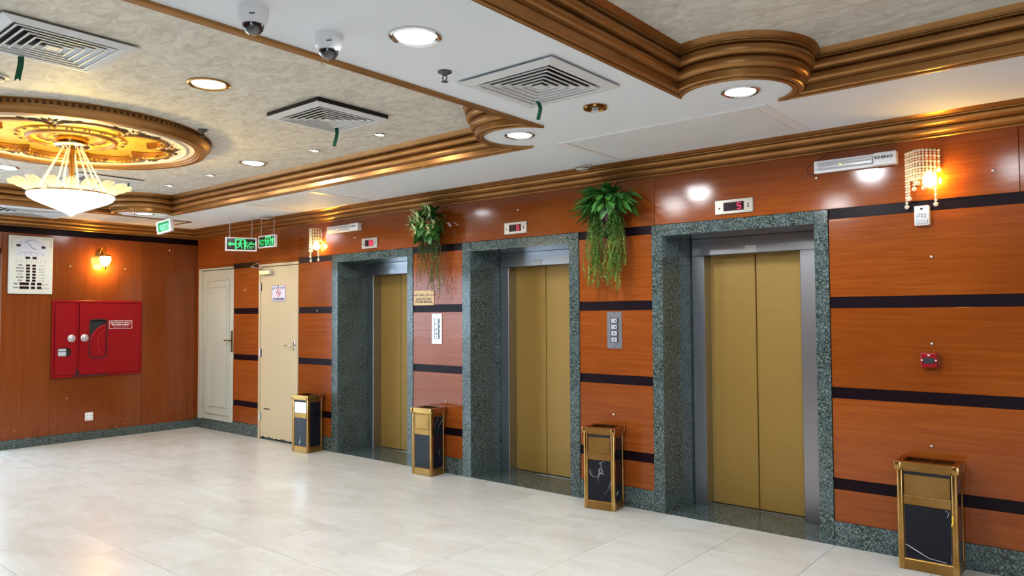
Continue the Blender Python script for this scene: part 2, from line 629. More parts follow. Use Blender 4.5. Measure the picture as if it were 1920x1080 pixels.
# ================================================================== STRUCTURE
RX, RY = 15.0, -9.0          # room: X 0..15, Y -9..0
ZS, ZC = 2.78, 2.97          # soffit and coffer heights
T = 0.612                    # floor tile pitch
EL = [  # elevator: outer left/right, inner left/right, steel outer, steel edge, split, steel right edge
    dict(ol=3.145, or_=4.518, il=3.257, ir=4.430, so=3.262, se=3.368, sp=3.719, sr=4.09),
    dict(ol=5.222, or_=6.604, il=5.334, ir=6.501, so=5.350, se=5.455, sp=5.832, sr=6.21),
    dict(ol=7.306, or_=8.664, il=7.402, ir=8.569, so=7.445, se=7.553, sp=7.936, sr=8.325)]
GT, GI, DT = 2.262, 2.171, 2.032   # granite top, granite inner top, door top
RD, DD = 0.42, 0.54                # recess depth to the steel, to the doors
STR = [(2.194, 2.262), (1.588, 1.662), (0.983, 1.055), (0.375, 0.448)]   # dark stripes
PB = 0.160                         # bottom of the wood panels

# ---- floor with separate marble tiles
floor = struct(obj('floor', bx(0, RX, RY, 0.6, -0.12, -0.012), M['grout']))
_tile = None
x0 = 6.22 - 11 * T
xs = [x0 + T * i for i in range(0, 25)]
xs = [0.0] + [x for x in xs if 0.02 < x < RX] + [RX]
far = B()
ny = 15
for i in range(len(xs) - 1):
    for j in range(ny):
        a, b = xs[i], xs[i + 1]
        y1 = -T * j * 1.0045
        y0 = max(-T * (j + 1) * 1.0045, RY)
        g = 0.0015
        full = abs((b - a) - T) < 1e-4 and y0 > RY
        if j < 9 and b < 11.3:
            if full and _tile is not None:
                o = inst(_tile, floor, ((a + b) / 2, (y0 + y1) / 2, 0))
            else:
                w, h = (b - a) / 2 - g, (y1 - y0) / 2 - g
                o = obj('tile', bx(-w, w, -h, h, -0.012, 0.0, 0.0007), M['marble'], floor)
                o.location = ((a + b) / 2, (y0 + y1) / 2, 0)
                if full:
                    _tile = o
        else:
            box(far, a + g, b - g, y0 + g, y1 - g, -0.012, 0.0)
obj('far_tiles', far, M['marble'], floor, kind='stuff')

# ---- back wall (elevator wall): rough wall behind, laid-on laminate panels, recessed dark stripes
holes = [(0.10, 0.985, 0.0, 2.195), (1.640, 2.462, 0.0, 2.195)] + [(e['ol'], e['or_'], 0.0, GT) for e in EL]
LZ = GT
wall_back = struct(obj('wall_back', bx(-0.2, RX + 0.2, 0.03, 0.75, LZ, 3.1), M['stripe']))      # band above all openings
struct(obj('wall_back', bx(-0.2, RX + 0.2, 0.75, 0.85, 0, 3.1), M['stripe']))                   # closes the shafts behind
PIERS = []
cur = -0.2
for h in holes + [(RX + 0.2, 0, 0, 0)]:
    w = struct(obj('wall_back', bx(cur, h[0], 0.03, 0.75, 0, LZ), M['stripe']))
    PIERS.append((cur, h[0], w))
    if h[3] and h[3] < LZ - 0.03:
        box_top = bx(h[0], h[1], 0.03, 0.75, h[3], LZ)
        struct(obj('wall_back', box_top, M['stripe']))
    cur = h[1]
def seg(x, z):
    if z > GT - 0.01:
        return wall_back
    return min(PIERS, key=lambda p: abs((p[0] + p[1]) / 2 - x) if not p[0] - 0.03 <= x <= p[1] + 0.03 else -1)[2]

def wpanel(x0, x1, z0, z1, mat='wood_h'):
    g = 0.0012
    return obj('wood_panel', bx(x0 + g, x1 - g, 0.0, 0.03, z0 + g, z1 - g, 0.0015), M[mat], seg((x0 + x1) / 2, z0))

def wstripe(x0, x1, z0, z1):
    return obj('dark_stripe', bx(x0, x1, 0.007, 0.03, z0, z1), M['stripe'], seg((x0 + x1) / 2, z0))

frieze = [0.0, 1.02, 2.478, 4.87, 7.336, 9.75, 12.2, RX]
for a, b in zip(frieze, frieze[1:]):
    wpanel(a, b, GT, 2.80)
wpanel(0.0, 0.065, PB, GT)
def pier(x0, x1):
    lev = [GT] + [z for s in STR for z in s[::-1]] + [PB]
    for k, (a, b) in enumerate(zip(lev, lev[1:])):
        if k % 2 == 0:
            if a - b > 0.005:
                wpanel(x0, x1, b, a)
        else:
            wstripe(x0, x1, b, a)
pier(0.985, 1.612)
pier(2.480, EL[0]['ol'])
pier(EL[0]['or_'], EL[1]['ol'])
pier(EL[1]['or_'], EL[2]['ol'])
pier(EL[2]['or_'], 11.2)
pier(11.2, RX)
wpanel(0.065, 0.985, 2.232, GT)
wpanel(1.612, 2.480, 2.225, GT)
# small chrome screw caps left in the panels
sc = lathe(B(), [(0, -0.010), (0.006, -0.009), (0.010, -0.004), (0.011, 0.0)], 10)
rot_bm(sc, Matrix.Rotation(-PI / 2, 4, 'X'))
cap0 = None
for x, z in ((9.28, 1.905), (9.27, 1.36), (9.255, 0.722), (9.62, 2.405), (8.59, 2.487), (4.905, 1.395), (6.935, 0.73), (4.99, 0.70), (1.27, 1.90), (2.86, 1.62), (5.93, 2.52), (7.60, 2.44), (3.56, 2.43)):
    if cap0 is None:
        cap0 = obj('screw_cap', sc, M['chrome'], seg(x, z), smooth=True)
        # points out of the wall
        cap0.location = (x, 0, z)
    else:
        inst(cap0, seg(x, z), (x, 0, z))

# ---- left wall
bm = B()
box(bm, -0.25, -0.03, -2.395, 0.75, 0, 3.1)
box(bm, -0.25, -0.03, -7.7, -2.395, 2.38, 3.1)
box(bm, -0.25, -0.03, RY - 0.2, -7.7, 0, 3.1)
wall_left = struct(obj('wall_left', bm, M['wood_v']))
def lpanel(y0, y1, z0, z1, mat='wood_v'):
    g = 0.0012
    return obj('wood_panel' if mat == 'wood_v' else 'dark_stripe', bx(-0.03, 0.0 if mat == 'wood_v' else -0.005, y0 + g, y1 - g, z0 + g, z1 - g, 0.0015), M[mat], wall_left)
lpanel(-2.395, -1.868, 0.0, 2.573)
lpanel(-1.868, -0.765, 0.0, 2.573)
lpanel(-0.765, 0.0, 0.0, 2.573)
lpanel(-2.395, 0.0, 2.573, 2.80, 'stripe')
lpanel(-7.7, -2.395, 2.38, 2.573)
lpanel(-7.7, -2.395, 2.573, 2.80, 'stripe')
lpanel(RY, -7.7, 0.0, 2.80)
# ---- other walls (behind the camera)
wall_right = struct(obj('wall_right', bx(RX, RX + 0.2, RY - 0.2, 0.75, 0, 3.1), M['wood_v']))
bm = B()
box(bm, -0.2, 2.2, RY - 0.2, RY, 0, 3.1)
box(bm, 2.2, 13.8, RY - 0.2, RY, 2.45, 3.1)
box(bm, 2.2, 10.3, RY - 0.2, RY, 0, 2.45)
box(bm, 13.8, RX + 0.2, RY - 0.2, RY, 0, 3.1)
wall_front = struct(obj('wall_front', bm, M['wood_v']))
bm = B()
for x in (10.3, 11.46, 12.63, 13.76):
    box(bm, x, x + 0.05, RY - 0.12, RY - 0.04, 0, 2.45)
box(bm, 10.3, 13.8, RY - 0.12, RY - 0.04, 2.40, 2.45)
w1 = struct(obj('window_1', bm, M['plate']))
for x in (10.35, 11.51, 12.68):
    obj('pane', bx(x, x + 1.1, RY - 0.09, RY - 0.08, 0.0, 2.40), M['pane'], w1)

# ---- glazed entrance in the left wall
bm = B()
YS = [-2.40, -3.70, -5.00, -6.30, -7.65]
for y in YS:
    box(bm, -0.16, -0.06, y - 0.05, y, 0, 2.38)
box(bm, -0.16, -0.06, -7.7, -2.40, 2.32, 2.38)
d3 = struct(obj('door_3', bm, M['white']))
for a, b in zip(YS, YS[1:]):
    obj('pane', bx(-0.115, -0.105, b, a - 0.05, 0.01, 2.32), M['pane'], d3)
pav = struct(obj('ground', bx(-30, -0.25, -30, 20, -0.2, -0.03), plaster('pale_pavement', (0.42, 0.42, 0.41), (0.5, 0.5, 0.49), (2, 2, 2))))
pav2 = struct(obj('pavement', bx(-0.25, 30, -30, RY - 0.2, -0.2, -0.03), pav.data.materials[0]))

# ---- granite baseboards
bb = B()
segs = [(0.0, 0.10), (0.985, 1.640), (2.462, EL[0]['ol']), (EL[0]['or_'], EL[1]['ol']), (EL[1]['or_'], EL[2]['ol']), (EL[2]['or_'], RX)]
for a, b in segs:
    box(bb, a, b, -0.006, 0.03, 0, PB, 0.002)
box(bb, 0.10, 0.985, -0.006, 0.03, 0, 0.128, 0.002)
struct(obj('baseboard_back', bb, M['granite']))
bb = B()
y = 0.0
for b in (-0.62, -1.24, -1.86, -2.395):
    box(bb, 0.0, 0.022, b + 0.001, y - 0.001, 0, 0.107, 0.002)
    y = b
struct(obj('baseboard_left', bb, M['granite']))

# ---- ceiling: white soffit with two coffers whose inner corners bulge into round lamp bays
CO = [dict(x0=1.0, x1=7.34, y0=-4.95, y1=-1.05), dict(x0=8.315, x1=13.9, y0=-4.95, y1=-1.05)]
OFF, ER = 0.26, 0.295
NA = 22

def coffer_rows(c, prof):
    """one closed ring of points per profile row (d into the coffer, z from the soffit)"""
    rows = []
    for d, z in prof:
        r = ER + d
        o = OFF - d
        s = math.sqrt(max(r * r - o * o, 0))
        a0 = math.atan2(s, -o)       # angle (in the corner's own frame) where arc leaves one side line
        ring = []
        # corner frames: (corner x, corner y, ux, uy) with u = direction into the coffer
        for cx, cy, sx, sy, flip in ((c['x0'], c['y1'], 1, -1, 0), (c['x0'], c['y0'], 1, 1, 1), (c['x1'], c['y0'], -1, 1, 0), (c['x1'], c['y1'], -1, -1, 1)):
            ex, ey = cx + sx * OFF, cy + sy * OFF
            # local frame: p = along sx, q = along sy; side lines at p = d - OFF and q = d - OFF
            st = math.atan2(s, -o)              # on the line p = -o (the x side), q > 0
            en = math.atan2(-o, s)              # on the line q = -o, p > 0
            pts = []
            for k in range(NA + 1):
                a = st + (en - st) * k / NA
                pts.append((ex + sx * r * math.cos(a), ey + sy * r * math.sin(a)))
            # travel x-side -> y-side for this corner; order the whole ring counter-clockwise
            ring += pts if flip else pts[::-1]
        rows.append([(x, y, z) for x, y in ring])
    return rows

COF = [(0.0, 0.0), (0.0, -0.014), (0.004, -0.019), (0.020, -0.021), (0.026, -0.017), (0.0275, -0.008), (0.0315, -0.008), (0.034, -0.013), (0.053, -0.012), (0.059, -0.006), (0.060, 0.028), (0.056, 0.031),
       (0.066, 0.0305), (0.080, 0.036), (0.090, 0.046), (0.095, 0.060), (0.092, 0.074), (0.083, 0.085), (0.076, 0.089),
       (0.086, 0.0895), (0.102, 0.094), (0.114, 0.104), (0.119, 0.118), (0.116, 0.132), (0.107, 0.142), (0.101, 0.145),
       (0.112, 0.1455), (0.121, 0.148), (0.121, 0.153), (0.115, 0.155), (0.126, 0.1565), (0.128, 0.161), (0.122, 0.163), (0.130, 0.176), (0.141, 0.191)]

outer = [(-0.2, RY - 0.2), (RX + 0.2, RY - 0.2), (RX + 0.2, 0.75), (-0.2, 0.75)]
holes2 = []
for c in CO:
    holes2.append([(x, y) for x, y, z in coffer_rows(c, [(0.0, 0.0)])[0]])
ceiling = struct(obj('ceiling', plate(outer, holes2, 0.0, lambda u, v, w: (u, v, ZS)), M['soffit']))
for n, c in enumerate(CO):
    obj('coffer_ceiling', bx(c['x0'] - 0.4, c['x1'] + 0.4, c['y0'] - 0.4, c['y1'] + 0.4, ZC, ZC + 0.02), M['coffer'], ceiling)
    rows = coffer_rows(c, COF)
    bm = B()
    vr = [[bm.verts.new((x, y, ZS + z)) for x, y, z in r] for r in rows]
    L = len(vr[0])
    for a, b in zip(vr, vr[1:]):
        for k in range(L):
            bm.faces.new((a[k], a[(k + 1) % L], b[(k + 1) % L], b[k]))
    bmesh.ops.recalc_face_normals(bm, faces=bm.faces[:])
    struct(obj('trim_%d' % (n + 1), bm, M['bronze'], smooth=True, angle=38))
bm = bx(-0.3, RX + 0.3, RY - 0.3, 0.85, 3.08, 3.2)
obj('roof_slab', bm, M['soffit'], ceiling)

# ---- cornice between the walls and the soffit
COR = [(0.0, 0.0), (0.016, 0.0), (0.022, 0.005), (0.022, 0.011), (0.015, 0.014), (0.028, 0.0155), (0.046, 0.021), (0.060, 0.031), (0.066, 0.044), (0.063, 0.055), (0.056, 0.060),
       (0.068, 0.0605), (0.088, 0.066), (0.102, 0.076), (0.108, 0.089), (0.104, 0.098), (0.098, 0.101), (0.113, 0.1015), (0.117, 0.106), (0.114, 0.109), (0.122, 0.111), (0.138, 0.119), (0.155, 0.131)]
bm = B()
vr = []
for d, z in COR:
    vr.append([bm.verts.new(p) for p in ((d, RY, 2.65 + z), (d, -d, 2.65 + z), (RX, -d, 2.65 + z))])
for a, b in zip(vr, vr[1:]):
    for k in range(2):
        bm.faces.new((a[k], a[k + 1], b[k + 1], b[k]))
bmesh.ops.recalc_face_normals(bm, faces=bm.faces[:])
for f in bm.faces:
    pass
struct(obj('trim_3', bm, M['bronze'], smooth=True, angle=38))

# ---- access panels in the soffit
def access(x0, x1, y0, y1):
    bm = B()
    w = 0.07
    box(bm, x0, x1, y0, y0 + w * 0.4, ZS - 0.006, ZS)
    box(bm, x0, x1, y1 - w, y1, ZS - 0.006, ZS)
    box(bm, x0, x0 + w, y0 + w * 0.4, y1 - w, ZS - 0.006, ZS)
    box(bm, x1 - w, x1, y0 + w * 0.4, y1 - w, ZS - 0.006, ZS)
    f = obj('access_frame', bm, M['white'], ceiling)
    obj('access_gap', bx(x0 + w + 0.001, x1 - w - 0.001, y0 + w * 0.4 + 0.001, y1 - w - 0.001, ZS - 0.001, ZS + 0.001), M['black'], ceiling)
    obj('access_panel', bx(x0 + w + 0.006, x1 - w - 0.006, y0 + w * 0.4 + 0.004, y1 - w - 0.006, ZS - 0.004, ZS), M['panelwhite'], ceiling)
access(7.10, 8.62, -0.995, -0.19)
access(2.82, 4.09, -0.95, -0.21)
obj('tan_ceiling_panel', bx(0.17, 0.955, -1.83, -0.60, ZS - 0.006, ZS), M['coffer'], ceiling)
bm = bx(0.935, 0.965, -1.85, -0.58, ZS - 0.012, ZS)
box(bm, 0.17, 0.965, -0.61, -0.58, ZS - 0.012, ZS)
obj('panel_border', bm, M['bronze'], ceiling)

# ================================================================== DOORS
# door_1: aged off-white panelled door
d1 = struct(obj('door_1', bx(0.065, 0.135, -0.012, 0.06, 0.128, 2.228, 0.003), M['door_grey']))
box_ = B()
box(box_, 0.135, 0.985, -0.012, 0.06, 2.205, 2.228, 0.003)
obj('head_frame', box_, M['door_grey'], d1)
leaf1 = obj('door_leaf', bx(0.142, 0.975, 0.006, 0.05, 0.132, 2.196, 0.003), M['door_grey'], d1)
bm = B()
def ringrect(bm, x0, x1, z0, z1, w, y0, y1):
    box(bm, x0, x1, y0, y1, z0, z0 + w, 0.003)
    box(bm, x0, x1, y0, y1, z1 - w, z1, 0.003)
    box(bm, x0, x0 + w, y0, y1, z0 + w, z1 - w, 0.003)
    box(bm, x1 - w, x1, y0, y1, z0 + w, z1 - w, 0.003)
ringrect(bm, 0.275, 0.885, 0.22, 2.075, 0.026, -0.012, 0.008)
ringrect(bm, 0.345, 0.815, 0.32, 1.975, 0.020, -0.008, 0.008)
for x in (0.31, 0.85):
    for z in (0.26, 2.035):
        q = lathe(B(), [(0.0, 0.008), (0.02, 0.007), (0.034, 0.003), (0.036, 0.0)], 12)
        merge(bm, rot_bm(q, Matrix.Translation((x, 0.004, z)) @ Matrix.Rotation(PI / 2, 4, 'X')))
obj('moulding', bm, M['door_grey'], leaf1)
def lever(parent, x, z, y, backplate, mat, l=0.12):
    if backplate:
        p = obj('handle_plate', bx(x - 0.022, x + 0.022, y - 0.008, y, z - 0.16, z + 0.13, 0.004), M[mat], parent)
    else:
        bm = lathe(B(), [(0, 0.012), (0.018, 0.012), (0.026, 0.006), (0.027, 0)], 16)
        rot_bm(bm, Matrix.Translation((x, y, z + 0.02)) @ Matrix.Rotation(PI / 2, 4, 'X'))
        q = lathe(B(), [(0, 0.012), (0.016, 0.012), (0.024, 0.006), (0.025, 0)], 16)
        merge(bm, rot_bm(q, Matrix.Translation((x, y, z - 0.035)) @ Matrix.Rotation(PI / 2, 4, 'X')))
        p = obj('handle_rose', bm, M[mat], parent, smooth=True)
    bm = tube(B(), [(x, y, z), (x, y - 0.05, z), (x - 0.02, y - 0.058, z), (x - l * 0.6, y - 0.058, z + 0.004), (x - l, y - 0.052, z - 0.012)], [0.009, 0.009, 0.009, 0.009, 0.007], 8)
    obj('lever', bm, M[mat], parent, smooth=True)
def hinge(parent, x, y, zs, mat):
    for z in zs:
        bm = tube(B(), [(x, y, z - 0.055), (x, y, z + 0.055)], 0.009, 8)
        box(bm, x - 0.002, x + 0.03, y + 0.004, y + 0.008, z - 0.05, z + 0.05)
        obj('hinge', bm, M[mat], parent)
lever(leaf1, 0.945, 1.235, 0.006, True, 'brass_dark')
hinge(d1, 0.138, -0.010, (1.98, 1.15, 0.36), 'door_grey')

# door_2: cream flush door with closer
bm = B()
box(bm, 1.612, 1.648, -0.010, 0.07, 0.0, 2.222, 0.002)
d2 = struct(obj('door_2', bm, M['door_cream']))
obj('head_frame', bx(1.648, 2.478, -0.010, 0.07, 2.190, 2.222, 0.002), M['door_cream'], d2)
leaf2 = obj('door_leaf', bx(1.652, 2.466, 0.0, 0.045, 0.022, 2.182, 0.003), M['door_cream'], d2)
lever(leaf2, 2.405, 1.20, 0.0, False, 'chrome', 0.15)
hinge(d2, 1.650, -0.006, (1.93, 1.09, 0.28), 'chrome')
bm = bx(1.70, 1.93, -0.055, 0.0, 2.085, 2.135, 0.004)
clo = obj('door_closer', bm, M['plate'], leaf2)
bm = tube(B(), [(1.74, -0.03, 2.135), (1.74, -0.03, 2.155), (1.53, -0.075, 2.19), (1.585, -0.03, 2.235)], 0.008, 6)
obj('closer_arm', bm, M['chrome'], clo)
obj('closer_bracket', bx(1.55, 1.62, -0.02, -0.002, 2.225, 2.25, 0.002), M['chrome'], clo)
bm = bx(1.74, 1.87, -0.006, 0.0, 0.378, 0.392, 0.002)
obj('key_slot', bm, M['ink'], leaf2)
# worn, chipped kick edge
bm = B()
for k in range(14):
    x = 1.66 + 0.8 * random.random()
    box(bm, x, x + 0.01 + 0.04 * random.random(), -0.001, 0.001, 0.023, 0.03 + 0.012 * random.random())
obj('paint_chips', bm, M['ink'], leaf2, kind='stuff')
struct(obj('trim_4', bx(1.612, 2.48, -0.004, 0.2, 0.0, 0.012), M['granite']))

# ================================================================== ELEVATORS
names = ['elevator in the far bay with a shadowed granite recess, next to the cream door', 'elevator between the two hanging planters, showing G above its gold doors',
         'elevator with wide gold doors under the display showing 5']
for i, e in enumerate(EL):
    cx = (e['ol'] + e['or_']) / 2
    t = thing('elevator', names[i], 'elevator', (cx, 0, 0))
    S = lambda x: x - cx
    bm = B()
    # front surround
    box(bm, S(e['ol']) + 0.002, S(e['il']), -0.008, 0.06, 0, GT - 0.002, 0.002)
    box(bm, S(e['ir']), S(e['or_']) - 0.002, -0.008, 0.06, 0, GT - 0.002, 0.002)
    box(bm, S(e['il']), S(e['ir']), -0.008, 0.06, GI, GT - 0.002, 0.002)
    obj('granite_surround', bm, M['granite'], t)
    bm = B()
    # reveals, lintel underside
    xl, xr = S(e['il']), S(e['ir'])
    v = [bm.verts.new(p) for p in ((xl, 0.06, 0), (S(e['so']), RD + 0.1, 0), (S(e['so']), RD + 0.1, GI), (xl, 0.06, GI), (xl - 0.06, 0.06, 0), (xl - 0.06, RD + 0.1, 0), (xl - 0.06, RD + 0.1, GI), (xl - 0.06, 0.06, GI))]
    for q in ((0, 1, 2, 3), (4, 7, 6, 5), (0, 4, 5, 1), (3, 2, 6, 7), (0, 3, 7, 4), (1, 5, 6, 2)):
        bm.faces.new([v[k] for k in q])
    box(bm, xr, xr + 0.06, 0.06, RD + 0.1, 0, GI)
    box(bm, xl - 0.06, xr + 0.06, 0.06, RD + 0.1, GI, GI + 0.05)
    obj('granite_reveal', bm, M['granite'], t)
    obj('threshold', bx(S(e['ol']) + 0.02, S(e['or_']) - 0.02, -0.004, DD + 0.02, -0.01, 0.003), M['granite'], t)
    # steel frame
    bm = bx(S(e['so']), S(e['se']), RD, DD + 0.02, 0.003, DT, 0.003)
    obj('steel_jamb', bm, M['steel'], t)
    bm = bx(S(e['sr']), S(e['ir']) + 0.0, RD, DD + 0.02, 0.003, DT, 0.003)
    obj('steel_jamb', bm, M['steel'], t)
    hd = obj('steel_header', bx(S(e['so']), S(e['ir']), RD, DD + 0.04, DT, GI, 0.003), M['steel'], t)
    hx = S(e['sp']) + (-0.02, 0.0, 0.01)[i]
    st = obj('notice_sticker', bx(hx - 0.045, hx + 0.045, RD - 0.0015, RD, DT + 0.004, DT + 0.06), M['sticker'] if i else M['plate'], hd)
    bm = B()
    for k in range(4):
        box(bm, hx - 0.036, hx + 0.03 - 0.008 * (k % 2), RD - 0.0022, RD - 0.0014, DT + 0.016 + 0.010 * k, DT + 0.0185 + 0.010 * k)
    obj('notice_print', bm, M['plate'], st)
    g = 0.0035
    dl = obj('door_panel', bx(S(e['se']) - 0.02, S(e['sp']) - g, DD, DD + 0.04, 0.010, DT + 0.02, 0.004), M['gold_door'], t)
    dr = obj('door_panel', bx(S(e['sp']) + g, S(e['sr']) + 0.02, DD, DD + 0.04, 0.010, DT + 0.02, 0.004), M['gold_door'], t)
    obj('shaft_gap', bx(S(e['se']) - 0.02, S(e['sr']) + 0.02, DD + 0.03, DD + 0.045, 0.0, DT), M['black'], t)
    obj('door_sill', bx(S(e['se']) - 0.02, S(e['sr']) + 0.02, DD - 0.03, DD + 0.02, 0.0, 0.0075, 0.001), M['steel'], t)
    if i == 1:
        text('lettering', arabic('الدور'), 0.075, M['ink'], t, (S(5.85), -0.0095, 2.225), bold=0.004)

# ================================================================== CEILING FITTINGS
def downlight(label, x, y, z, r, small=False, ring='chrome', energy=22.0, color=WHITE_L, name='downlight', group=None):
    t = thing(name, label, 'ceiling light', (x, y, z), 0, group)
    bm = lathe(B(), [(r * 0.80, 0.0), (r * 0.80, -0.004), (r * 0.84, -0.009), (r * 0.92, -0.012), (r, -0.006), (r, 0.0)], 36)
    obj('trim_ring', bm, M[ring], t, smooth=True, angle=40)
    obj('ring_gap', lathe(B(), [(r * 0.70, -0.0005), (r * 0.81, -0.001)], 36), M['black'], t)
    bm = lathe(B(), [(0, -0.008), (r * 0.45, -0.0075), (r * 0.68, -0.005), (r * 0.765, -0.0015)], 36)
    obj('lens', bm, M['lamp_small' if small else 'lamp'], t, smooth=True)
    if energy:
        light('downlight_lamp', 'SPOT', (x, y, z - 0.03), energy, color, radius=r * 1.0, spot=math.radians(176), blend=0.35)
    return t

E_D = 66.0
downlight('big cool-white downlight in the white beam beside the dome cameras', 7.848, -3.048, ZS, 0.116, energy=E_D)
downlight('cool-white downlight in the round bronze bay above the widest elevator doors', 8.610, -1.330, ZS, 0.105, energy=E_D * 0.8)
downlight('cool-white downlight in the round bronze bay at the corner of the chandelier coffer', 7.065, -1.365, ZS, 0.105, energy=E_D * 0.8)
downlight('thin-looking lit downlight in the far round bay behind the chandelier', 1.29, -1.33, ZS, 0.12, energy=E_D * 0.6)
downlight('warm-ringed large downlight in beige ceiling between chandelier and dome cameras', 5.956, -3.0, ZC, 0.125, ring='brass', energy=E_D)
downlight('large downlight in beige ceiling close to the long bronze moulding', 4.055, -1.56, ZC, 0.125, energy=E_D)
downlight('downlight at the frame edge beyond the chandelier medallion', 2.144, -2.993, ZC, 0.125, energy=E_D)
for lx, ly, lab in ((11.3, -1.62, 'unseen fill downlight in the near coffer, on its elevator side'), (9.45, -3.0, 'unseen fill downlight in the near coffer, close to the white beam'),
                    (13.2, -3.0, 'unseen fill downlight in the near coffer, farthest from the white beam'), (11.3, -4.4, 'unseen fill downlight in the near coffer, farthest from the elevators'),
                    (4.05, -4.45, 'unseen fill downlight in the chandelier coffer, farthest from the elevators')):
    downlight(lab, lx, ly, ZC, 0.125, energy=E_D * 0.55)  # out-of-view downlights, added to fill the room with light
for x, y, lab in ((4.912, -1.5, 'tiny recessed spotlight, the nearer one to the large downlight by the moulding'),
                  (5.765, -1.5, 'tiny recessed spotlight below the green-ribbon ceiling vent'),
                  (3.198, -1.519, 'tiny recessed spotlight just above the moulding, nearer the large downlight'),
                  (2.325, -1.52, 'tiny recessed spotlight nearest the far corner bay of the coffer')):
    downlight(lab, x, y, ZC, 0.045, True, energy=6.0, color=(1.0, 0.9, 0.75), name='spotlight')
# unlit brass spotlight with a drooping glass lamp
t = thing('spotlight', 'unlit brass-ringed spotlight on the white soffit with hanging glass lamp', 'ceiling light', (7.835, -1.602, ZS))
obj('trim_ring', lathe(B(), [(0.046, 0.0), (0.046, -0.010), (0.056, -0.020), (0.069, -0.016), (0.073, -0.004), (0.073, 0.0)], 32), M['brass'], t, smooth=True, angle=40)
obj('reflector', lathe(B(), [(0, -0.001), (0.047, -0.002)], 32), M['brass_dark'], t)
bm = B()
for k in range(3):
    a = k * 2.1
    tube(bm, [(0.012 * math.cos(a), 0.012 * math.sin(a), -0.002), (0.012 * math.cos(a), 0.012 * math.sin(a), -0.03)], 0.009, 8)
obj('lamp', bm, M['white'], t, smooth=True, angle=40)

def vent(label, x, y, z, size=0.615, drop=0.028, sy=1.0, gap_shade=0.0):
    t = thing('air_vent', label, 'vent', (x, y, z))
    h = size / 2
    hy = h * sy
    obj('backing', bx(-h + 0.03, h - 0.03, -hy + 0.03, hy - 0.03, -0.004, -0.0005), M['black'], t)
    if gap_shade:
        obj('gap_shade', bx(-h + 0.012, h - 0.012, -hy + 0.012, hy - 0.012, -0.010, gap_shade), M['black'], t)  # black block standing in for the shadow gap behind the frame
    def frust(bm, ro, zo, ri, zi):
        o = [bm.verts.new((sx * ro, s2 * ro * sy, zo)) for sx, s2 in ((-1, -1), (1, -1), (1, 1), (-1, 1))]
        i = [bm.verts.new((sx * ri, s2 * ri * sy, zi)) for sx, s2 in ((-1, -1), (1, -1), (1, 1), (-1, 1))]
        for k in range(4):
            bm.faces.new((o[k], o[(k + 1) % 4], i[(k + 1) % 4], i[k]))
    bm = B()
    frust(bm, h, -drop + 0.012, h - 0.055, -drop)
    frust(bm, h, -drop + 0.016, h, -drop + 0.012)
    frust(bm, h - 0.055, -drop, h - 0.085, -0.006)
    obj('frame', bm, M['ventwhite'], t)
    n = 6
    for k in range(n):
        ro = (h - 0.062) * (n - k) / (n + 0.35)
        bm = B()
        frust(bm, ro, -drop, ro - 0.030, -0.007)
        frust(bm, ro, -drop - 0.001, ro - 0.008, -drop - 0.001)
        frust(bm, ro, -drop - 0.001, ro, -drop + 0.003)
        obj('louver', bm, M['ventwhite'], t)
    obj('centre_plate', bx(-0.028, 0.028, -0.028 * sy, 0.028 * sy, -drop, -drop + 0.004), M['ventwhite'], t)
    return t
vent('square white air vent in the white beam beside the sprinkler', 7.865, -2.175, ZS)
vent('square white air vent in beige ceiling with a dark gap behind its edge', 5.943, -2.115, ZC - 0.020, gap_shade=0.020)
vent('square white air vent in the upper beige ceiling corner, cut off by the frame', 5.98, -3.86, ZC, 0.62)
vent('square white air vent partly hidden behind the chandelier', 2.12, -2.125, ZC)
vent('white air vent in the low soffit above the prayer clock', 0.56, -2.32, ZS, 0.78, sy=1.15)

def ribbon(label, x, y, z, L, w, bend=0.0, fork=True):
    t = thing('ribbon', label, 'ribbon', (x, y, z))
    bm = B()
    n = 9
    rows = []
    dirv = Vector((0.77, 0.64, 0))
    for k in range(n):
        f = k / (n - 1)
        c = dirv * (bend * math.sin(f * PI * 0.55)) + Vector((0.01 * math.sin(f * 5), -0.012 * f, -L * f))
        rows.append([bm.verts.new(c + dirv * (-w / 2)), bm.verts.new(c + Vector((0, 0, (w * 0.5 if (fork and k == n - 1) else 0)))), bm.verts.new(c + dirv * (w / 2))])
    for a, b in zip(rows, rows[1:]):
        for k in range(2):
            bm.faces.new((a[k], a[k + 1], b[k + 1], b[k]))
    e = bmesh.ops.extrude_face_region(bm, geom=bm.faces[:])
    for v in [q for q in e['geom'] if isinstance(q, bmesh.types.BMVert)]:
        v.co += Vector((-0.64, 0.77, 0)) * 0.0012
    bmesh.ops.recalc_face_normals(bm, faces=bm.faces[:])
    obj('ribbon_strip', bm, M['green_ribbon'], t)
    return t
ribbon('short curved green ribbon hanging from the vent beside the sprinkler', 7.70, -1.985, ZS - 0.028, 0.105, 0.022, 0.02, False)
ribbon('forked green ribbon hanging from the vent with the dark gap', 5.80, -1.935, ZC - 0.04, 0.145, 0.026)
ribbon('forked green ribbon hanging from the vent cut off by the frame', 5.74, -3.93, ZC - 0.03, 0.135, 0.034)
ribbon('thin dark green ribbon on the vent behind the chandelier', 2.30, -1.93, ZC - 0.03, 0.10, 0.018, fork=False)

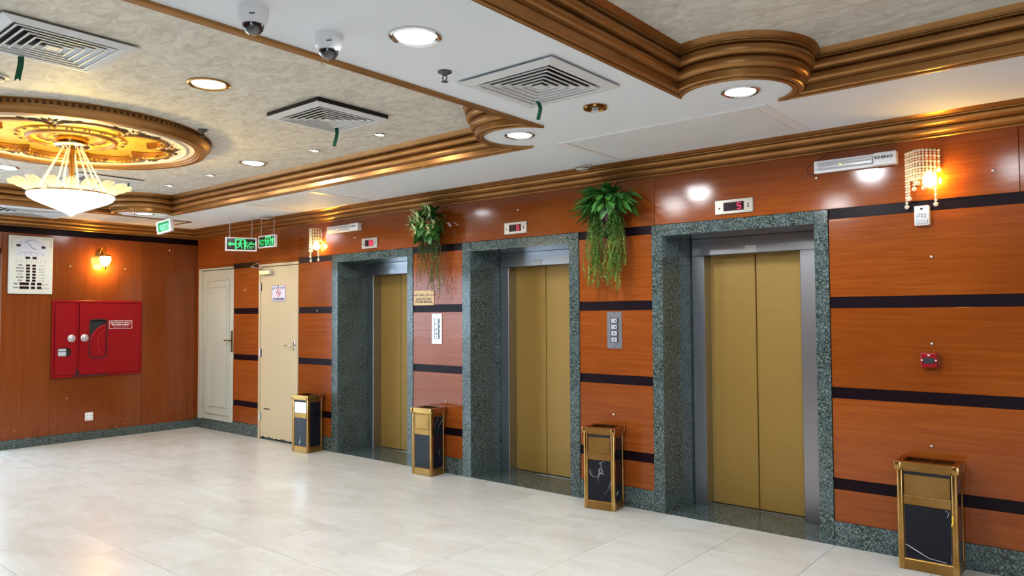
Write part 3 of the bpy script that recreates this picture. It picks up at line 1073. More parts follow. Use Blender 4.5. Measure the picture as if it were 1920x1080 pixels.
def dome_camera(label, x, y):
    t = thing('dome_camera', label, 'security camera', (x, y, ZS))
    obj('base', lathe(B(), [(0.0, 0.0), (0.060, 0.0), (0.060, -0.012), (0.0585, -0.014), (0.0585, -0.016), (0.060, -0.018), (0.0565, -0.050), (0.046, -0.066), (0.0, -0.066)], 32), M['white'], t, smooth=True, angle=35)
    obj('dome', lathe(B(), [(0.043, -0.064), (0.0425, -0.075), (0.038, -0.090), (0.028, -0.102), (0.014, -0.109), (0, -0.111)], 32), M['dome_glass'], t, smooth=True)
    obj('collar', lathe(B(), [(0.0475, -0.058), (0.049, -0.066), (0.0465, -0.072), (0.0425, -0.072)], 32), M['white'], t, smooth=True, angle=35)
    bm = bx(0.01, 0.032, -0.061, -0.056, -0.048, -0.045)
    rot_bm(bm, Matrix.Rotation(math.radians(35), 4, 'Z'))
    obj('nameplate', bm, M['ink'], t)
    return t
dome_camera('white dome security camera nearer the upper frame edge, beside the bronze trim', 7.585, -3.675)
dome_camera('white dome security camera nearer the big downlight, beside the bronze trim', 7.573, -3.305)

def sprinkler(label, x, y, z):
    t = thing('sprinkler', label, 'sprinkler', (x, y, z))
    obj('escutcheon', lathe(B(), [(0.0, 0.0), (0.034, 0.0), (0.036, -0.006), (0.016, -0.014), (0.012, -0.020), (0.0, -0.020)], 20), M['gunmetal'], t, smooth=True, angle=40)
    bm = B()
    for s in (-1, 1):
        tube(bm, [(0.008 * s, 0, -0.018), (0.016 * s, 0, -0.032), (0.006 * s, 0, -0.048)], 0.0032, 6)
    obj('frame_arms', bm, M['gunmetal'], t, smooth=True)
    obj('deflector', lathe(B(), [(0, -0.046), (0.006, -0.048), (0.018, -0.051), (0.018, -0.053), (0, -0.053)], 16), M['gunmetal'], t)
sprinkler('small metal sprinkler head on the white beam', 7.611, -2.629, ZS)
sprinkler('small metal sprinkler head at the rim of the ceiling medallion', 4.87, -2.47, ZC - 0.004)

def detector(label, x, y, z, r=0.055):
    t = thing('smoke_detector', label, 'smoke detector', (x, y, z))
    obj('base', lathe(B(), [(0.0, 0.0), (r, 0.0), (r, -0.010), (r * 0.92, -0.013), (0.0, -0.013)], 24), M['grime'], t, smooth=True, angle=35)
    obj('sensor_cap', lathe(B(), [(r * 0.7, -0.012), (r * 0.7, -0.026), (r * 0.5, -0.036), (0, -0.038)], 24), M['grime'], t, smooth=True, angle=35)
    obj('sensor_slots', lathe(B(), [(r * 0.71, -0.018), (r * 0.715, -0.0225), (r * 0.71, -0.024)], 24), M['black'], t)
detector('yellowed smoke detector on the soffit above the larger planter', 6.79, -0.215, ZS, 0.075)
detector('white smoke detector on the soffit above the two exit signs', 2.12, -0.225, ZS, 0.08)
detector('white smoke detector at the frame edge, on the beige ceiling', 5.165, -3.895, ZC, 0.075)

# ------------------------------------------------------------------ round medallion and chandelier
DC = (3.99, -3.06)
t = thing('ceiling_medallion', 'large round gold and cream plaster medallion above the chandelier', 'ceiling medallion', (DC[0], DC[1], ZC))
obj('outer_ring', lathe(B(), [(1.0, 0.0), (1.0, -0.008), (0.986, -0.010), (0.986, -0.034), (0.996, -0.036), (0.992, -0.050), (0.980, -0.062), (0.965, -0.074), (0.960, -0.086), (0.955, -0.093), (0.930, -0.100), (0.905, -0.096), (0.898, -0.088), (0.886, -0.086), (0.880, -0.076), (0.872, -0.074), (0.866, -0.060)], 96), M['bronze'], t, smooth=True, angle=35)
bm = B()
for k in range(150):
    a = 2 * PI * k / 150
    bmesh.ops.create_icosphere(bm, subdivisions=1, radius=0.0115, matrix=Matrix.Translation((0.988 * math.cos(a), 0.988 * math.sin(a), -0.022)))
obj('bead_row', bm, M['bronze_dark'], t, smooth=True, kind='stuff')
PH = math.radians(-30)
def scallop(a):
    f = abs(math.sin(4 * (a - PH)))
    return 0.525 + 0.175 * f ** 0.42
NS = 240
curve = [(scallop(2 * PI * k / NS) * math.cos(2 * PI * k / NS), scallop(2 * PI * k / NS) * math.sin(2 * PI * k / NS)) for k in range(NS)]
ring_o = [(0.868 * math.cos(2 * PI * k / 96), 0.868 * math.sin(2 * PI * k / 96)) for k in range(96)]
obj('cream_field', plate(ring_o, [curve], 0.036, lambda u, v, w: (u, v, -0.066 + w)), M['cream'], t)
obj('cream_ridge', lathe(B(), [(0.822, -0.064), (0.818, -0.074), (0.805, -0.077), (0.793, -0.074), (0.788, -0.064)], 96), M['cream'], t, smooth=True)
bm = B()
vr = []
for dr, dz in ((0.030, -0.062), (0.026, -0.078), (0.012, -0.084), (-0.002, -0.080), (-0.008, -0.066), (-0.008, -0.030)):
    vr.append([bm.verts.new((x * (1 + dr / math.hypot(x, y)), y * (1 + dr / math.hypot(x, y)), dz)) for x, y in curve])
for a, b in zip(vr, vr[1:]):
    for k in range(NS):
        bm.faces.new((a[k], a[(k + 1) % NS], b[(k + 1) % NS], b[k]))
bmesh.ops.recalc_face_normals(bm, faces=bm.faces[:])
obj('scalloped_border', bm, M['bronze'], t, smooth=True, angle=50)
bm = B()
for k in range(0, NS, 2):
    x, y = curve[k]
    bmesh.ops.create_icosphere(bm, subdivisions=1, radius=0.0085, matrix=Matrix.Translation((x * 0.985, y * 0.985, -0.070)))
obj('rope_beads', bm, M['goldleaf'], t, smooth=True, kind='stuff')
obj('gold_field', lathe(B(), [(0.0, -0.026), (0.72, -0.026)], 64), M['goldleaf'], t)
obj('inner_ring', lathe(B(), [(0.375, -0.026), (0.37, -0.040), (0.35, -0.044), (0.335, -0.038), (0.315, -0.040), (0.305, -0.055), (0.290, -0.058), (0.278, -0.050), (0.272, -0.036), (0.0, -0.034)], 64), M['goldleaf'], t, smooth=True, angle=40)
obj('ring_moulding', lathe(B(), [(0.312, -0.046), (0.305, -0.060), (0.292, -0.064), (0.279, -0.058), (0.275, -0.044)], 64), M['bronze'], t, smooth=True)
# carved leaves round the centre and scroll ornaments on the cream field
def leafshape(L, W, h, n=5):
    bm = B()
    rows = []
    for k in range(n + 1):
        f = k / n
        w = W * math.sin(PI * (0.06 + 0.94 * f) ** 0.8) * 0.5 + 0.0005
        z = -h * math.sin(PI * f)
        rows.append([bm.verts.new((L * f, -w, 0.0)), bm.verts.new((L * f, 0, z)), bm.verts.new((L * f, w, 0.0))])
    for a, b in zip(rows, rows[1:]):
        for k in range(2):
            bm.faces.new((a[k], a[k + 1], b[k + 1], b[k]))
    bmesh.ops.recalc_face_normals(bm, faces=bm.faces[:])
    return bm
lf = None
for k in range(24):
    a = 2 * PI * k / 24
    loc = (0.15 * math.cos(a), 0.15 * math.sin(a), -0.036)
    if lf is None:
        lf = obj('carved_leaf', leafshape(0.105, 0.030, 0.012), M['bronze_dark'], t)
        lf.location, lf.rotation_euler = loc, (0, 0, a)
    else:
        inst(lf, t, loc, (0, 0, a))
lf2 = None
for k in range(40):
    a = 2 * PI * k / 40
    loc = (0.335 * math.cos(a), 0.335 * math.sin(a), -0.041)
    rz = a + (0.5 if k % 2 else -0.5)
    if lf2 is None:
        lf2 = obj('rim_leaf', leafshape(0.05, 0.022, 0.010), M['bronze_dark'], t)
        lf2.location, lf2.rotation_euler = loc, (0, 0, rz)
    else:
        inst(lf2, t, loc, (0, 0, rz))
orn = None
for k in range(8):
    a = PH + k * PI / 4
    if orn is None:
        bm = B()
        for (px, py, rz, L) in ((0, 0, 0, 0.10), (0, 0, 0.7, 0.09), (0, 0, -0.7, 0.09), (-0.01, 0.02, 1.25, 0.13), (-0.01, -0.02, -1.25, 0.13), (0.03, 0.06, 1.6, 0.09), (0.03, -0.06, -1.6, 0.09),
                                (-0.02, 0, PI, 0.07), (0.0, 0.10, 2.3, 0.07), (0.0, -0.10, -2.3, 0.07), (0.02, 0.13, 1.1, 0.08), (0.02, -0.13, -1.1, 0.08)):
            lb = leafshape(L, 0.026, 0.014)
            bmesh.ops.transform(lb, matrix=Matrix.Translation((px, py, 0)) @ Matrix.Rotation(rz, 4, 'Z'), verts=lb.verts[:])
            tmp = bpy.data.meshes.new('tmp')
            lb.to_mesh(tmp)
            lb.free()
            bm.from_mesh(tmp)
            bpy.data.meshes.remove(tmp)
        orn = obj('scroll_ornament', bm, M['bronze_dark'], t)
        orn.location, orn.rotation_euler = (0.675 * math.cos(a), 0.675 * math.sin(a), -0.067), (0, 0, a)
    else:
        inst(orn, t, (0.675 * math.cos(a), 0.675 * math.sin(a), -0.067), (0, 0, a))

t = thing('chandelier', 'lit alabaster bowl chandelier with crystal leaves under the gold medallion', 'chandelier', (DC[0], DC[1], 2.93))
Z0 = 2.93
L = lambda z: z - Z0
obj('canopy', lathe(B(), [(0.0, L(2.935)), (0.110, L(2.935)), (0.112, L(2.905)), (0.105, L(2.885)), (0.09, L(2.878)), (0.0, L(2.874))], 40), M['brass'], t, smooth=True, angle=35)
obj('canopy_plate', lathe(B(), [(0.118, L(2.882)), (0.122, L(2.876)), (0.112, L(2.868)), (0.05, L(2.862)), (0.0, L(2.860))], 40), M['chrome'], t, smooth=True, angle=35)
obj('rod', lathe(B(), [(0.018, L(2.87)), (0.022, L(2.84)), (0.018, L(2.80)), (0.020, L(2.62)), (0.028, L(2.58)), (0.020, L(2.54)), (0.020, L(2.42))], 16), M['brass'], t, smooth=True)
obj('bowl', lathe(B(), [(0.0, L(2.330)), (0.014, L(2.333)), (0.024, L(2.345)), (0.07, L(2.366)), (0.13, L(2.391)), (0.19, L(2.416)), (0.25, L(2.441)), (0.285, L(2.462)), (0.298, L(2.482)), (0.296, L(2.494)), (0.285, L(2.498)), (0.262, L(2.458)), (0.17, L(2.41)), (0.0, L(2.35))], 48), M['bowl'], t, smooth=True)
obj('bowl_rim', lathe(B(), [(0.296, L(2.492)), (0.301, L(2.499)), (0.292, L(2.505)), (0.281, L(2.499)), (0.286, L(2.492))], 48), M['brass'], t, smooth=True)
chain = None
leafc = None
for k in range(8):
    a = 2 * PI * k / 8 + 0.2
    if chain is None:
        bm = B()
        for q in range(26):
            f = q / 25
            r, z = 0.065 + 0.165 * f, L(2.862) + (L(2.535) - L(2.862)) * f
            bmesh.ops.create_icosphere(bm, subdivisions=1, radius=0.0085, matrix=Matrix.Translation((r, 0, z)))
        chain = obj('bead_chain', bm, M['crystal_leaf'], t, smooth=True)
        chain.rotation_euler = (0, 0, a)
    else:
        inst(chain, t, (0, 0, 0), (0, 0, a))
for k in range(18):
    a = 2 * PI * k / 18
    if leafc is None:
        bm = B()
        rows = []
        for i in range(8):
            f = i / 7
            r = 0.268 + 0.152 * f
            z = L(2.500) + 0.070 * math.sin(f * 1.5)
            hw = (0.030 + 0.026 * math.sin(PI * min(f * 0.72 + 0.08, 1))) * (1 - 0.2 * f ** 4)
            rows.append([bm.verts.new((r - (0.022 * f if j in (0, 8) else 0.008 * f if j % 2 else 0), hw * (j - 4) / 4, z + (0.009 if j % 2 else -0.006))) for j in range(9)])
        for p, q in zip(rows, rows[1:]):
            for j in range(8):
                bm.faces.new((p[j], p[j + 1], q[j + 1], q[j]))
        bmesh.ops.recalc_face_normals(bm, faces=bm.faces[:])
        leafc = obj('crystal_leaf', bm, M['crystal_leaf'], t)
        leafc.rotation_euler = (0, 0, a)
    else:
        inst(leafc, t, (0, 0, 0), (0, 0, a), (1, 1, 1))
for k in range(4):
    a = 2 * PI * k / 4 + 0.5
    light('chandelier_bulb', 'POINT', (DC[0] + 0.13 * math.cos(a), DC[1] + 0.13 * math.sin(a), 2.475), 9.0, (1.0, 0.68, 0.16), radius=0.03)

# ------------------------------------------------------------------ exit signs
def exit_sign(name, label, loc, rotz, w, h, d, wires, face):
    t = thing(name, label, 'exit sign', loc, rotz)
    bm = B()
    f = 0.016
    box(bm, -w / 2, w / 2, 0, d, -h / 2, -h / 2 + f, 0.003)
    box(bm, -w / 2, w / 2, 0, d, h / 2 - f, h / 2, 0.003)
    box(bm, -w / 2, -w / 2 + f, 0, d, -h / 2 + f, h / 2 - f)
    box(bm, w / 2 - f, w / 2, 0, d, -h / 2 + f, h / 2 - f)
    obj('housing', bm, M['white'], t)
    obj('face_panel', bx(-w / 2 + f, w / 2 - f, 0.004, d - 0.004, -h / 2 + f, h / 2 - f), M['green_panel'] if face == 'pale' else M['screen_dark'], t)
    for x in wires:
        bm = tube(B(), [(x, d / 2, h / 2 - 0.004), (x + (0.006 if face == 'left' and x > 0 else 0), d / 2, (ZS - loc[2]) * 0.6), (x, d / 2, ZS - loc[2])], 0.0035, 6)
        obj('hanging_wire', bm, M['white_wire'], t)
    return t
def runner(parent, x, z, s, y, m):
    """running figure in a doorway"""
    bm = B()
    for a, b, c, d in ((-.5, -.36, -.5, .5), (.36, .5, -.5, .5), (-.36, .36, .4, .5)):
        box(bm, x + a * s, x + b * s, y, y + 0.001, z + c * s, z + d * s)
    obj('doorway_symbol', bm, m, parent)
    bm = B()
    lathe(bm, [(0, 0), (0.09 * s, 0)], 12)
    for v in bm.verts:
        v.co = Vector((x + 0.03 * s + v.co.x, y, z + 0.27 * s + v.co.y))
    def limb(p, q, r):
        p, q = Vector((p[0], 0, p[1])) * s, Vector((q[0], 0, q[1])) * s
        n = Vector((-(q - p).z, 0, (q - p).x)).normalized() * r * s
        o = Vector((x, y, z))
        bm.faces.new([bm.verts.new(o + k) for k in (p + n, p - n, q - n, q + n)])
    for p, q, r in (((0.0, .18), (-.05, -.08), .085), ((0, .14), (-.2, .05), .04), ((-.2, .05), (-.26, -.06), .035), ((0, .14), (.16, .02), .04), ((.16, .02), (.27, .08), .035),
                    ((-.05, -.06), (.12, -.18), .055), ((.12, -.18), (.14, -.42), .045), ((-.05, -.06), (-.13, -.26), .055), ((-.13, -.26), (-.3, -.38), .045)):
        limb(p, q, r)
    bmesh.ops.solidify(bm, geom=bm.faces[:], thickness=0.0006)
    obj('runner_symbol', bm, m, parent)
def arrow(parent, x, z, s, y, m, ang):
    pts = [(-.5, 0), (-.05, .38), (-.05, .15), (.5, .15), (.5, -.15), (-.05, -.15), (-.05, -.38)]
    c, sn = math.cos(ang), math.sin(ang)
    pts = [(x + s * (p * c - q * sn), z + s * (p * sn + q * c)) for p, q in pts]
    obj('arrow_symbol', plate(pts, [], 0.001, XZ(y)), m, parent)

E1 = exit_sign('exit_sign', 'black exit sign with a green arrow pointing left', (1.95, -0.455, 2.432), math.radians(64), 0.36, 0.165, 0.04, (-0.13, 0.12), 'left')
arrow(E1, -0.115, 0.0, 0.080, 0.0025, M['led_green'], 0)
runner(E1, -0.010, 0.0, 0.120, 0.0025, M['led_green'])
text('lettering', arabic('مخرج'), 0.064, M['led_green'], E1, (0.108, 0.003, 0.020), bold=0.002)
text('lettering', 'EXIT', 0.042, M['led_green'], E1, (0.108, 0.003, -0.038))
E2 = exit_sign('exit_sign', 'black exit sign with a green arrow pointing up', (2.16, -0.245, 2.468), 0.0, 0.36, 0.150, 0.035, (-0.14, 0.14), 'up')
arrow(E2, 0.125, 0.0, 0.095, 0.0025, M['led_green'], -PI / 2)
runner(E2, 0.032, 0.0, 0.112, 0.0025, M['led_green'])
text('lettering', arabic('مخرج'), 0.056, M['led_green'], E2, (-0.095, 0.003, 0.022), bold=0.001)
text('lettering', 'EXIT', 0.046, M['led_green'], E2, (-0.095, 0.003, -0.034))
E3 = exit_sign('exit_sign', 'bright green lit exit sign hanging in front of the far corner', (1.25, -1.075, 2.650), math.radians(12), 0.25, 0.150, 0.045, (0.04,), 'pale')
text('lettering', arabic('مخرج'), 0.055, M['green_white'], E3, (-0.01, 0.003, 0.022), bold=0.003)
text('lettering', 'EXIT', 0.042, M['green_white'], E3, (-0.01, 0.003, -0.030), bold=0.002)
bm = B()
for k in range(6):
    x = -0.08 + 0.03 * k
    box(bm, x, x + 0.013, 0.002, 0.0035, 0.036, 0.047)
obj('dark_marks', bm, M['screen_dark'], E3)
E3.rotation_euler = (0.0, math.radians(-8), math.radians(12))

# ================================================================== THINGS ON THE LEFT WALL (local x runs along the wall, -y points into the room)
LW = PI / 2
def rect_marks(bm, rects, y, th=0.0015):
    for a, b, c, d in rects:
        box(bm, a, b, y - th, y, c, d)
    return bm

# prayer-time clock
t = thing('prayer_clock', 'white prayer-time clock board with rows of dark displays', 'clock', (0.0, -2.098, 2.19), LW)
w, h = 0.47, 0.70
obj('case', bx(-w / 2, w / 2, -0.030, 0.0, -h / 2, h / 2, 0.006), M['ivory'], t)
obj('face_sheet', bx(-w / 2 + 0.012, w / 2 - 0.012, -0.0315, -0.029, -h / 2 + 0.012, h / 2 - 0.012), M['ivory'], t)
Y0 = -0.0315
dial = []
for k in range(25):
    a = math.radians(200 - 220 * k / 24)
    dial.append((0.165 * math.cos(a), 0.215 + 0.105 * math.sin(a)))
dial = [(-0.155, 0.105), (0.15, 0.105)] + [(0.17 * math.cos(math.radians(x)), 0.205 + 0.115 * math.sin(math.radians(x))) for x in range(-30, 211, 12)]
obj('dial', plate(dial, [], 0.002, XZ(Y0 - 0.002)), M['dial'], t)
Y1 = Y0 - 0.002
bm = B()
tube(bm, [(0.01, Y1 - 0.003, 0.205), (-0.058, Y1 - 0.003, 0.285)], 0.0028, 5)
tube(bm, [(0.01, Y1 - 0.003, 0.205), (0.056, Y1 - 0.003, 0.186)], 0.0032, 5)
obj('clock_hands', bm, M['ink'], t)
bm = B()
tube(bm, [(0.105 * math.cos(math.radians(x)) , Y1 - 0.001, 0.205 + 0.092 * math.sin(math.radians(x))) for x in range(38, 143, 8)], 0.0016, 4)
tube(bm, [(-0.115, Y1 - 0.001, 0.150), (0.105, Y1 - 0.001, 0.150)], 0.0014, 4)
obj('dial_lines', bm, M['ink'], t)
for s, x, z in (('10', -0.118, 0.270), ('11', -0.065, 0.303), ('12', -0.004, 0.312), ('1', 0.055, 0.300), ('2', 0.11, 0.262), ('8', -0.130, 0.128), ('7', -0.07, 0.128), ('6', -0.004, 0.128), ('5', 0.063, 0.128), ('4', 0.125, 0.128)):
    text('numeral', s, 0.026, M['ink'], t, (x, Y1 - 0.001, z))
bm = rect_marks(B(), [(-0.160, -0.115, 0.215, 0.243), (0.105, 0.150, 0.205, 0.233)], Y1)
rect_marks(bm, [(-0.062, -0.014, 0.070, 0.098), (0.012, 0.058, 0.070, 0.098)], Y0)
for k in range(6):
    z = -0.008 - 0.0365 * k
    rect_marks(bm, [(-0.053, -0.013, z - 0.013, z + 0.013), (0.012, 0.050, z - 0.013, z + 0.013)], Y0)
for k in range(2):
    z = -0.229 - 0.047 * k
    rect_marks(bm, [(-0.120, -0.020, z - 0.016, z + 0.016), (0.0, 0.046, z - 0.016, z + 0.016), (0.066, 0.114, z - 0.016, z + 0.016)], Y0)
obj('display_windows', bm, M['screen_dark'], t)
for k, s in enumerate(('FAJIR', 'SHROUK', 'ZUHUR', 'A S R', 'MAGRIB', 'ISHA')):
    text('lettering', s, 0.022, M['ink'], t, (-0.118, Y0 - 0.001, -0.006 - 0.0365 * k), bold=0.001)
for k, s in enumerate(('الفجر', 'الشروق', 'الظهر', 'العصر', 'المغرب', 'العشاء')):
    text('lettering', arabic(s.replace('ء', '')), 0.026, M['ink'], t, (0.112, Y0 - 0.001, -0.008 - 0.0365 * k))
for k, (s, a) in enumerate((('Hijri', 'هجري'), ('Greg', 'ميلادي'))):
    text('lettering', s, 0.028, M['ink'], t, (-0.158, Y0 - 0.001, -0.229 - 0.047 * k), bold=0.001)
    text('lettering', arabic(a), 0.030, M['ink'], t, (0.155, Y0 - 0.001, -0.231 - 0.047 * k))
for k, s in enumerate(('Mon', 'Tue', 'Wed', 'Thu', 'Fri', 'Sat', 'Sun')):
    text('lettering', s, 0.015, M['ink'], t, (-0.155 + 0.052 * k, Y0 - 0.001, 0.048))
bm = rect_marks(B(), [(-0.158 + 0.052 * k, -0.152 + 0.052 * k, 0.028, 0.034) for k in range(7)], Y0)
obj('day_markers', bm, M['ink'], t)
bm = B()
for sx in (-1, 1):
    for q in range(2):
        a = 0.215 - 0.014 * q
        tube(bm, [(sx * 0.10, Y0, 0.325 - 0.012 * q), (sx * a, Y0, 0.325 - 0.012 * q), (sx * a, Y0, 0.215)], 0.0012, 4)
obj('corner_lines', bm, M['brass_flat'], t)
# its loose lead
bm = tube(B(), [(0, -0.004, 0.0), (0.015, -0.005, -0.09), (0.04, -0.004, -0.17), (0.062, -0.004, -0.26), (0.055, -0.004, -0.30), (0.03, -0.004, -0.30), (0.0, -0.004, -0.245), (-0.02, -0.004, -0.235)], 0.0022, 5)
t = thing('loose_wire', 'thin dark wire dangling beside the prayer clock', 'wire', (0.0, -1.855, 2.36), LW)
obj('cable', bm, M['wire'], t)

# amber wall lamp
t = thing('globe_sconce', 'brass wall lamp with a glowing amber glass globe', 'wall lamp', (0.0, -1.312, 2.36), LW)
bm = B()
lathe(bm, [(0, -0.012), (0.045, -0.012), (0.052, -0.006), (0.054, 0.0)], 28)
rot_bm(bm, Matrix.Rotation(-PI / 2, 4, 'X'))
for v in bm.verts:
    v.co.y = -abs(v.co.y)
obj('wall_plate', bm, M['brass'], t, smooth=True, angle=35)
bm = tube(B(), [(0.0, -0.01, 0.02), (0.005, -0.06, 0.10), (0.015, -0.12, 0.09), (0.015, -0.14, 0.02), (0.015, -0.14, -0.01)], 0.006, 8)
tube(bm, [(0.0, -0.01, -0.02), (0.005, -0.07, -0.04), (0.01, -0.12, -0.02)], 0.005, 8)
obj('arm', bm, M['brass'], t, smooth=True)
G = (0.015, -0.14, -0.10)
obj('collar', lathe(B(), [(0.0, 0.098), (0.02, 0.096), (0.058, 0.088), (0.062, 0.078), (0.056, 0.070)], 28, G), M['brass'], t, smooth=True, angle=40)
obj('globe', lathe(B(), [(0.056, 0.076), (0.064, 0.058), (0.064, 0.03), (0.055, 0.0), (0.040, -0.028), (0.020, -0.050), (0.0, -0.058)], 28, G), M['globe'], t, smooth=True)
obj('finial', lathe(B(), [(0.012, -0.054), (0.016, -0.064), (0.006, -0.072), (0.012, -0.086), (0.004, -0.098), (0.0, -0.100)], 12, G), M['brass'], t, smooth=True)
light('sconce_bulb', 'POINT', (0.085, -1.297, 2.22), 16.0, (1.0, 0.56, 0.08), radius=0.06)

# fire hose cabinet
t = thing('fire_hose_cabinet', 'red fire hose cabinet set on the wood-panelled wall', 'fire cabinet', (0.0, -1.316, 1.285), LW)
W2, H2 = 0.541, 0.482
bm = B()
f = 0.028
box(bm, -W2, W2, -0.022, 0.0, -H2, -H2 + f, 0.003)
box(bm, -W2, W2, -0.022, 0.0, H2 - f, H2, 0.003)
box(bm, -W2, -W2 + f, -0.022, 0.0, -H2 + f, H2 - f, 0.003)
box(bm, W2 - f, W2, -0.022, 0.0, -H2 + f, H2 - f, 0.003)
box(bm, -0.262, -0.236, -0.020, 0.0, -H2 + f, H2 - f, 0.003)
obj('frame', bm, M['red'], t)
obj('inside', bx(-W2 + f, W2 - f, -0.003, 0.0, -H2 + f, H2 - f), M['black'], t)
ov = [(-0.402 + 0.078 * math.copysign(abs(math.cos(a)) ** 0.6, math.cos(a)), -0.165 + 0.056 * math.copysign(abs(math.sin(a)) ** 0.75, math.sin(a))) for a in [2 * PI * k / 28 for k in range(28)]]
outer = [(-W2 + f + 0.004, -H2 + f + 0.004), (-0.267, -H2 + f + 0.004), (-0.267, H2 - f - 0.004), (-W2 + f + 0.004, H2 - f - 0.004)]
dA = obj('cabinet_door', plate(outer, [ov], 0.012, XZ(-0.026)), M['red'], t)
slot = rrect(-0.105, 0.088, -0.24, 0.235, 0.04)
outer = [(-0.231, -H2 + f + 0.004), (W2 - f - 0.004, -H2 + f + 0.004), (W2 - f - 0.004, H2 - f - 0.004), (-0.231, H2 - f - 0.004)]
dB = obj('cabinet_door', plate(outer, [slot], 0.012, XZ(-0.026)), M['red'], t)
obj('window_gasket', plate(rrect(-0.117, 0.100, -0.252, 0.247, 0.05), [slot], 0.008, XZ(-0.031)), M['black'], dB)
def knob(parent, x, z):
    bm = lathe(B(), [(0.046, 0), (0.046, 0.008), (0.040, 0.012), (0.034, 0.012), (0.030, 0.020), (0.012, 0.024), (0, 0.024)], 24)
    rot_bm(bm, Matrix.Translation((x, -0.026, z)) @ Matrix.Rotation(PI / 2, 4, 'X'))
    obj('round_knob', bm, M['plate'], parent, smooth=True, angle=40)
knob(dA, -0.322, 0.005)
knob(dB, -0.172, 0.008)
# fire extinguisher seen through the oval, hose reel seen through the slot
bm = bx(-0.468, -0.375, -0.0135, -0.003, -0.215, -0.118, 0.004)
obj('extinguisher_label', bm, M['white_grey'], t)
obj('label_band', bx(-0.468, -0.375, -0.0145, -0.011, -0.160, -0.152), M['ink'], t)
reel = plate([(0.20 + 0.33 * math.cos(math.radians(a)), -0.12 + 0.33 * math.sin(math.radians(a))) for a in range(0, 360, 8)], [], 0.008, XZ(-0.012))
obj('hose_reel', reel, M['red'], t)
bm = tube(B(), [(0.20 + 0.318 * math.cos(math.radians(a)), -0.013, -0.12 + 0.318 * math.sin(math.radians(a))) for a in range(60, 190, 6)], 0.004, 5)
tube(bm, [(0.20 + 0.21 * math.cos(math.radians(a)), -0.013, -0.06 + 0.21 * math.sin(math.radians(a))) for a in range(110, 230, 8)], 0.003, 5)
obj('reel_rim', bm, M['ink_red'], t)
lb = obj('label_outline', plate(rrect(0.122, 0.410, 0.118, 0.228, 0.012), [rrect(0.127, 0.405, 0.123, 0.223, 0.009)], 0.001, XZ(-0.0275)), M['ink_white'], dB)
text('lettering', arabic('صندوق خرطوم الحريق'), 0.030, M['ink_white'], dB, (0.266, -0.0272, 0.205), bold=0.001)
text('lettering', 'FIRE HOSE CABINET', 0.025, M['ink_white'], dB, (0.266, -0.0272, 0.170), bold=0.0012)
text('lettering', arabic('للاستعمال عند الحريق فقط'), 0.018, M['ink_white'], dB, (0.266, -0.0272, 0.143))
bm = rect_marks(B(), [(-0.262, -0.238, -0.46, -0.39), (-0.30, 0.12, -0.476, -0.462)], -0.0215, 0.002)
obj('paint_wear', bm, M['ink'], t, kind='stuff')

# socket low on the left wall
t = thing('wall_socket', 'white double socket plate low under the fire cabinet', 'socket', (0.0, -1.412, 0.292), LW)
obj('plate', bx(-0.048, 0.048, -0.010, 0.0, -0.052, 0.052, 0.005), M['white'], t)
bm = B()
for sx in (-1, 1):
    for (a, b) in ((0, 0.030), (-0.009, 0.012), (0.009, 0.012), (0, -0.016), (-0.009, -0.034), (0.009, -0.034)):
        box(bm, sx * 0.023 + a - 0.0035, sx * 0.023 + a + 0.0035, -0.0106, -0.0098, b - 0.006, b + 0.004)
obj('pin_holes', bm, M['ink'], t)
for y, z, in ((-1.661, 2.198), (-0.991, 2.195), (-0.404, 2.481), (-1.672, 0.544)):
    o = inst(cap0, wall_left, (0, y, z), (0, 0, PI / 2))

# ================================================================== THINGS ON THE ELEVATOR WALL
# no smoking sign on the cream door
t = thing('no_smoking_sign', 'no smoking sign on the cream door', 'sign', (2.058, 0.0, 1.842))
obj('plate', bx(-0.148, 0.148, -0.005, 0.0, -0.100, 0.100, 0.001), M['sign_white'], t)
bm = rect_marks(B(), [(-0.148, 0.148, 0.096, 0.100), (-0.148, 0.148, -0.1, -0.096), (-0.148, -0.143, -0.096, 0.096), (0.143, 0.148, -0.096, 0.096)], -0.005, 0.001)
obj('border', bm, M['ink_blue'], t)
circ = lambda r: [(r * math.cos(2 * PI * k / 28), 0.004 + r * math.sin(2 * PI * k / 28)) for k in range(28)]
bm = plate(circ(0.045), [circ(0.036)], 0.001, XZ(-0.007))
c45 = math.sqrt(0.5)
plate([(-0.03, 0.028), (-0.024, 0.034), (0.03, -0.020), (0.024, -0.026)], [], 0.001, XZ(-0.0075), None)
obj('ban_ring', bm, M['ink_red'], t)
obj('ban_bar', plate([(-0.032, 0.030), (-0.026, 0.036), (0.032, -0.022), (0.026, -0.028)], [], 0.001, XZ(-0.0075)), M['ink_red'], t)
obj('cigarette_symbol', bx(-0.026, 0.026, -0.0064, -0.0055, -0.002, 0.007), M['ink'], t)
text('lettering', arabic('ممنوع التدخين'), 0.046, M['ink_blue'], t, (0, -0.006, 0.074), bold=0.002)
text('lettering', 'NO SMOKING', 0.038, M['ink_blue'], t, (0, -0.006, -0.072), bold=0.002)

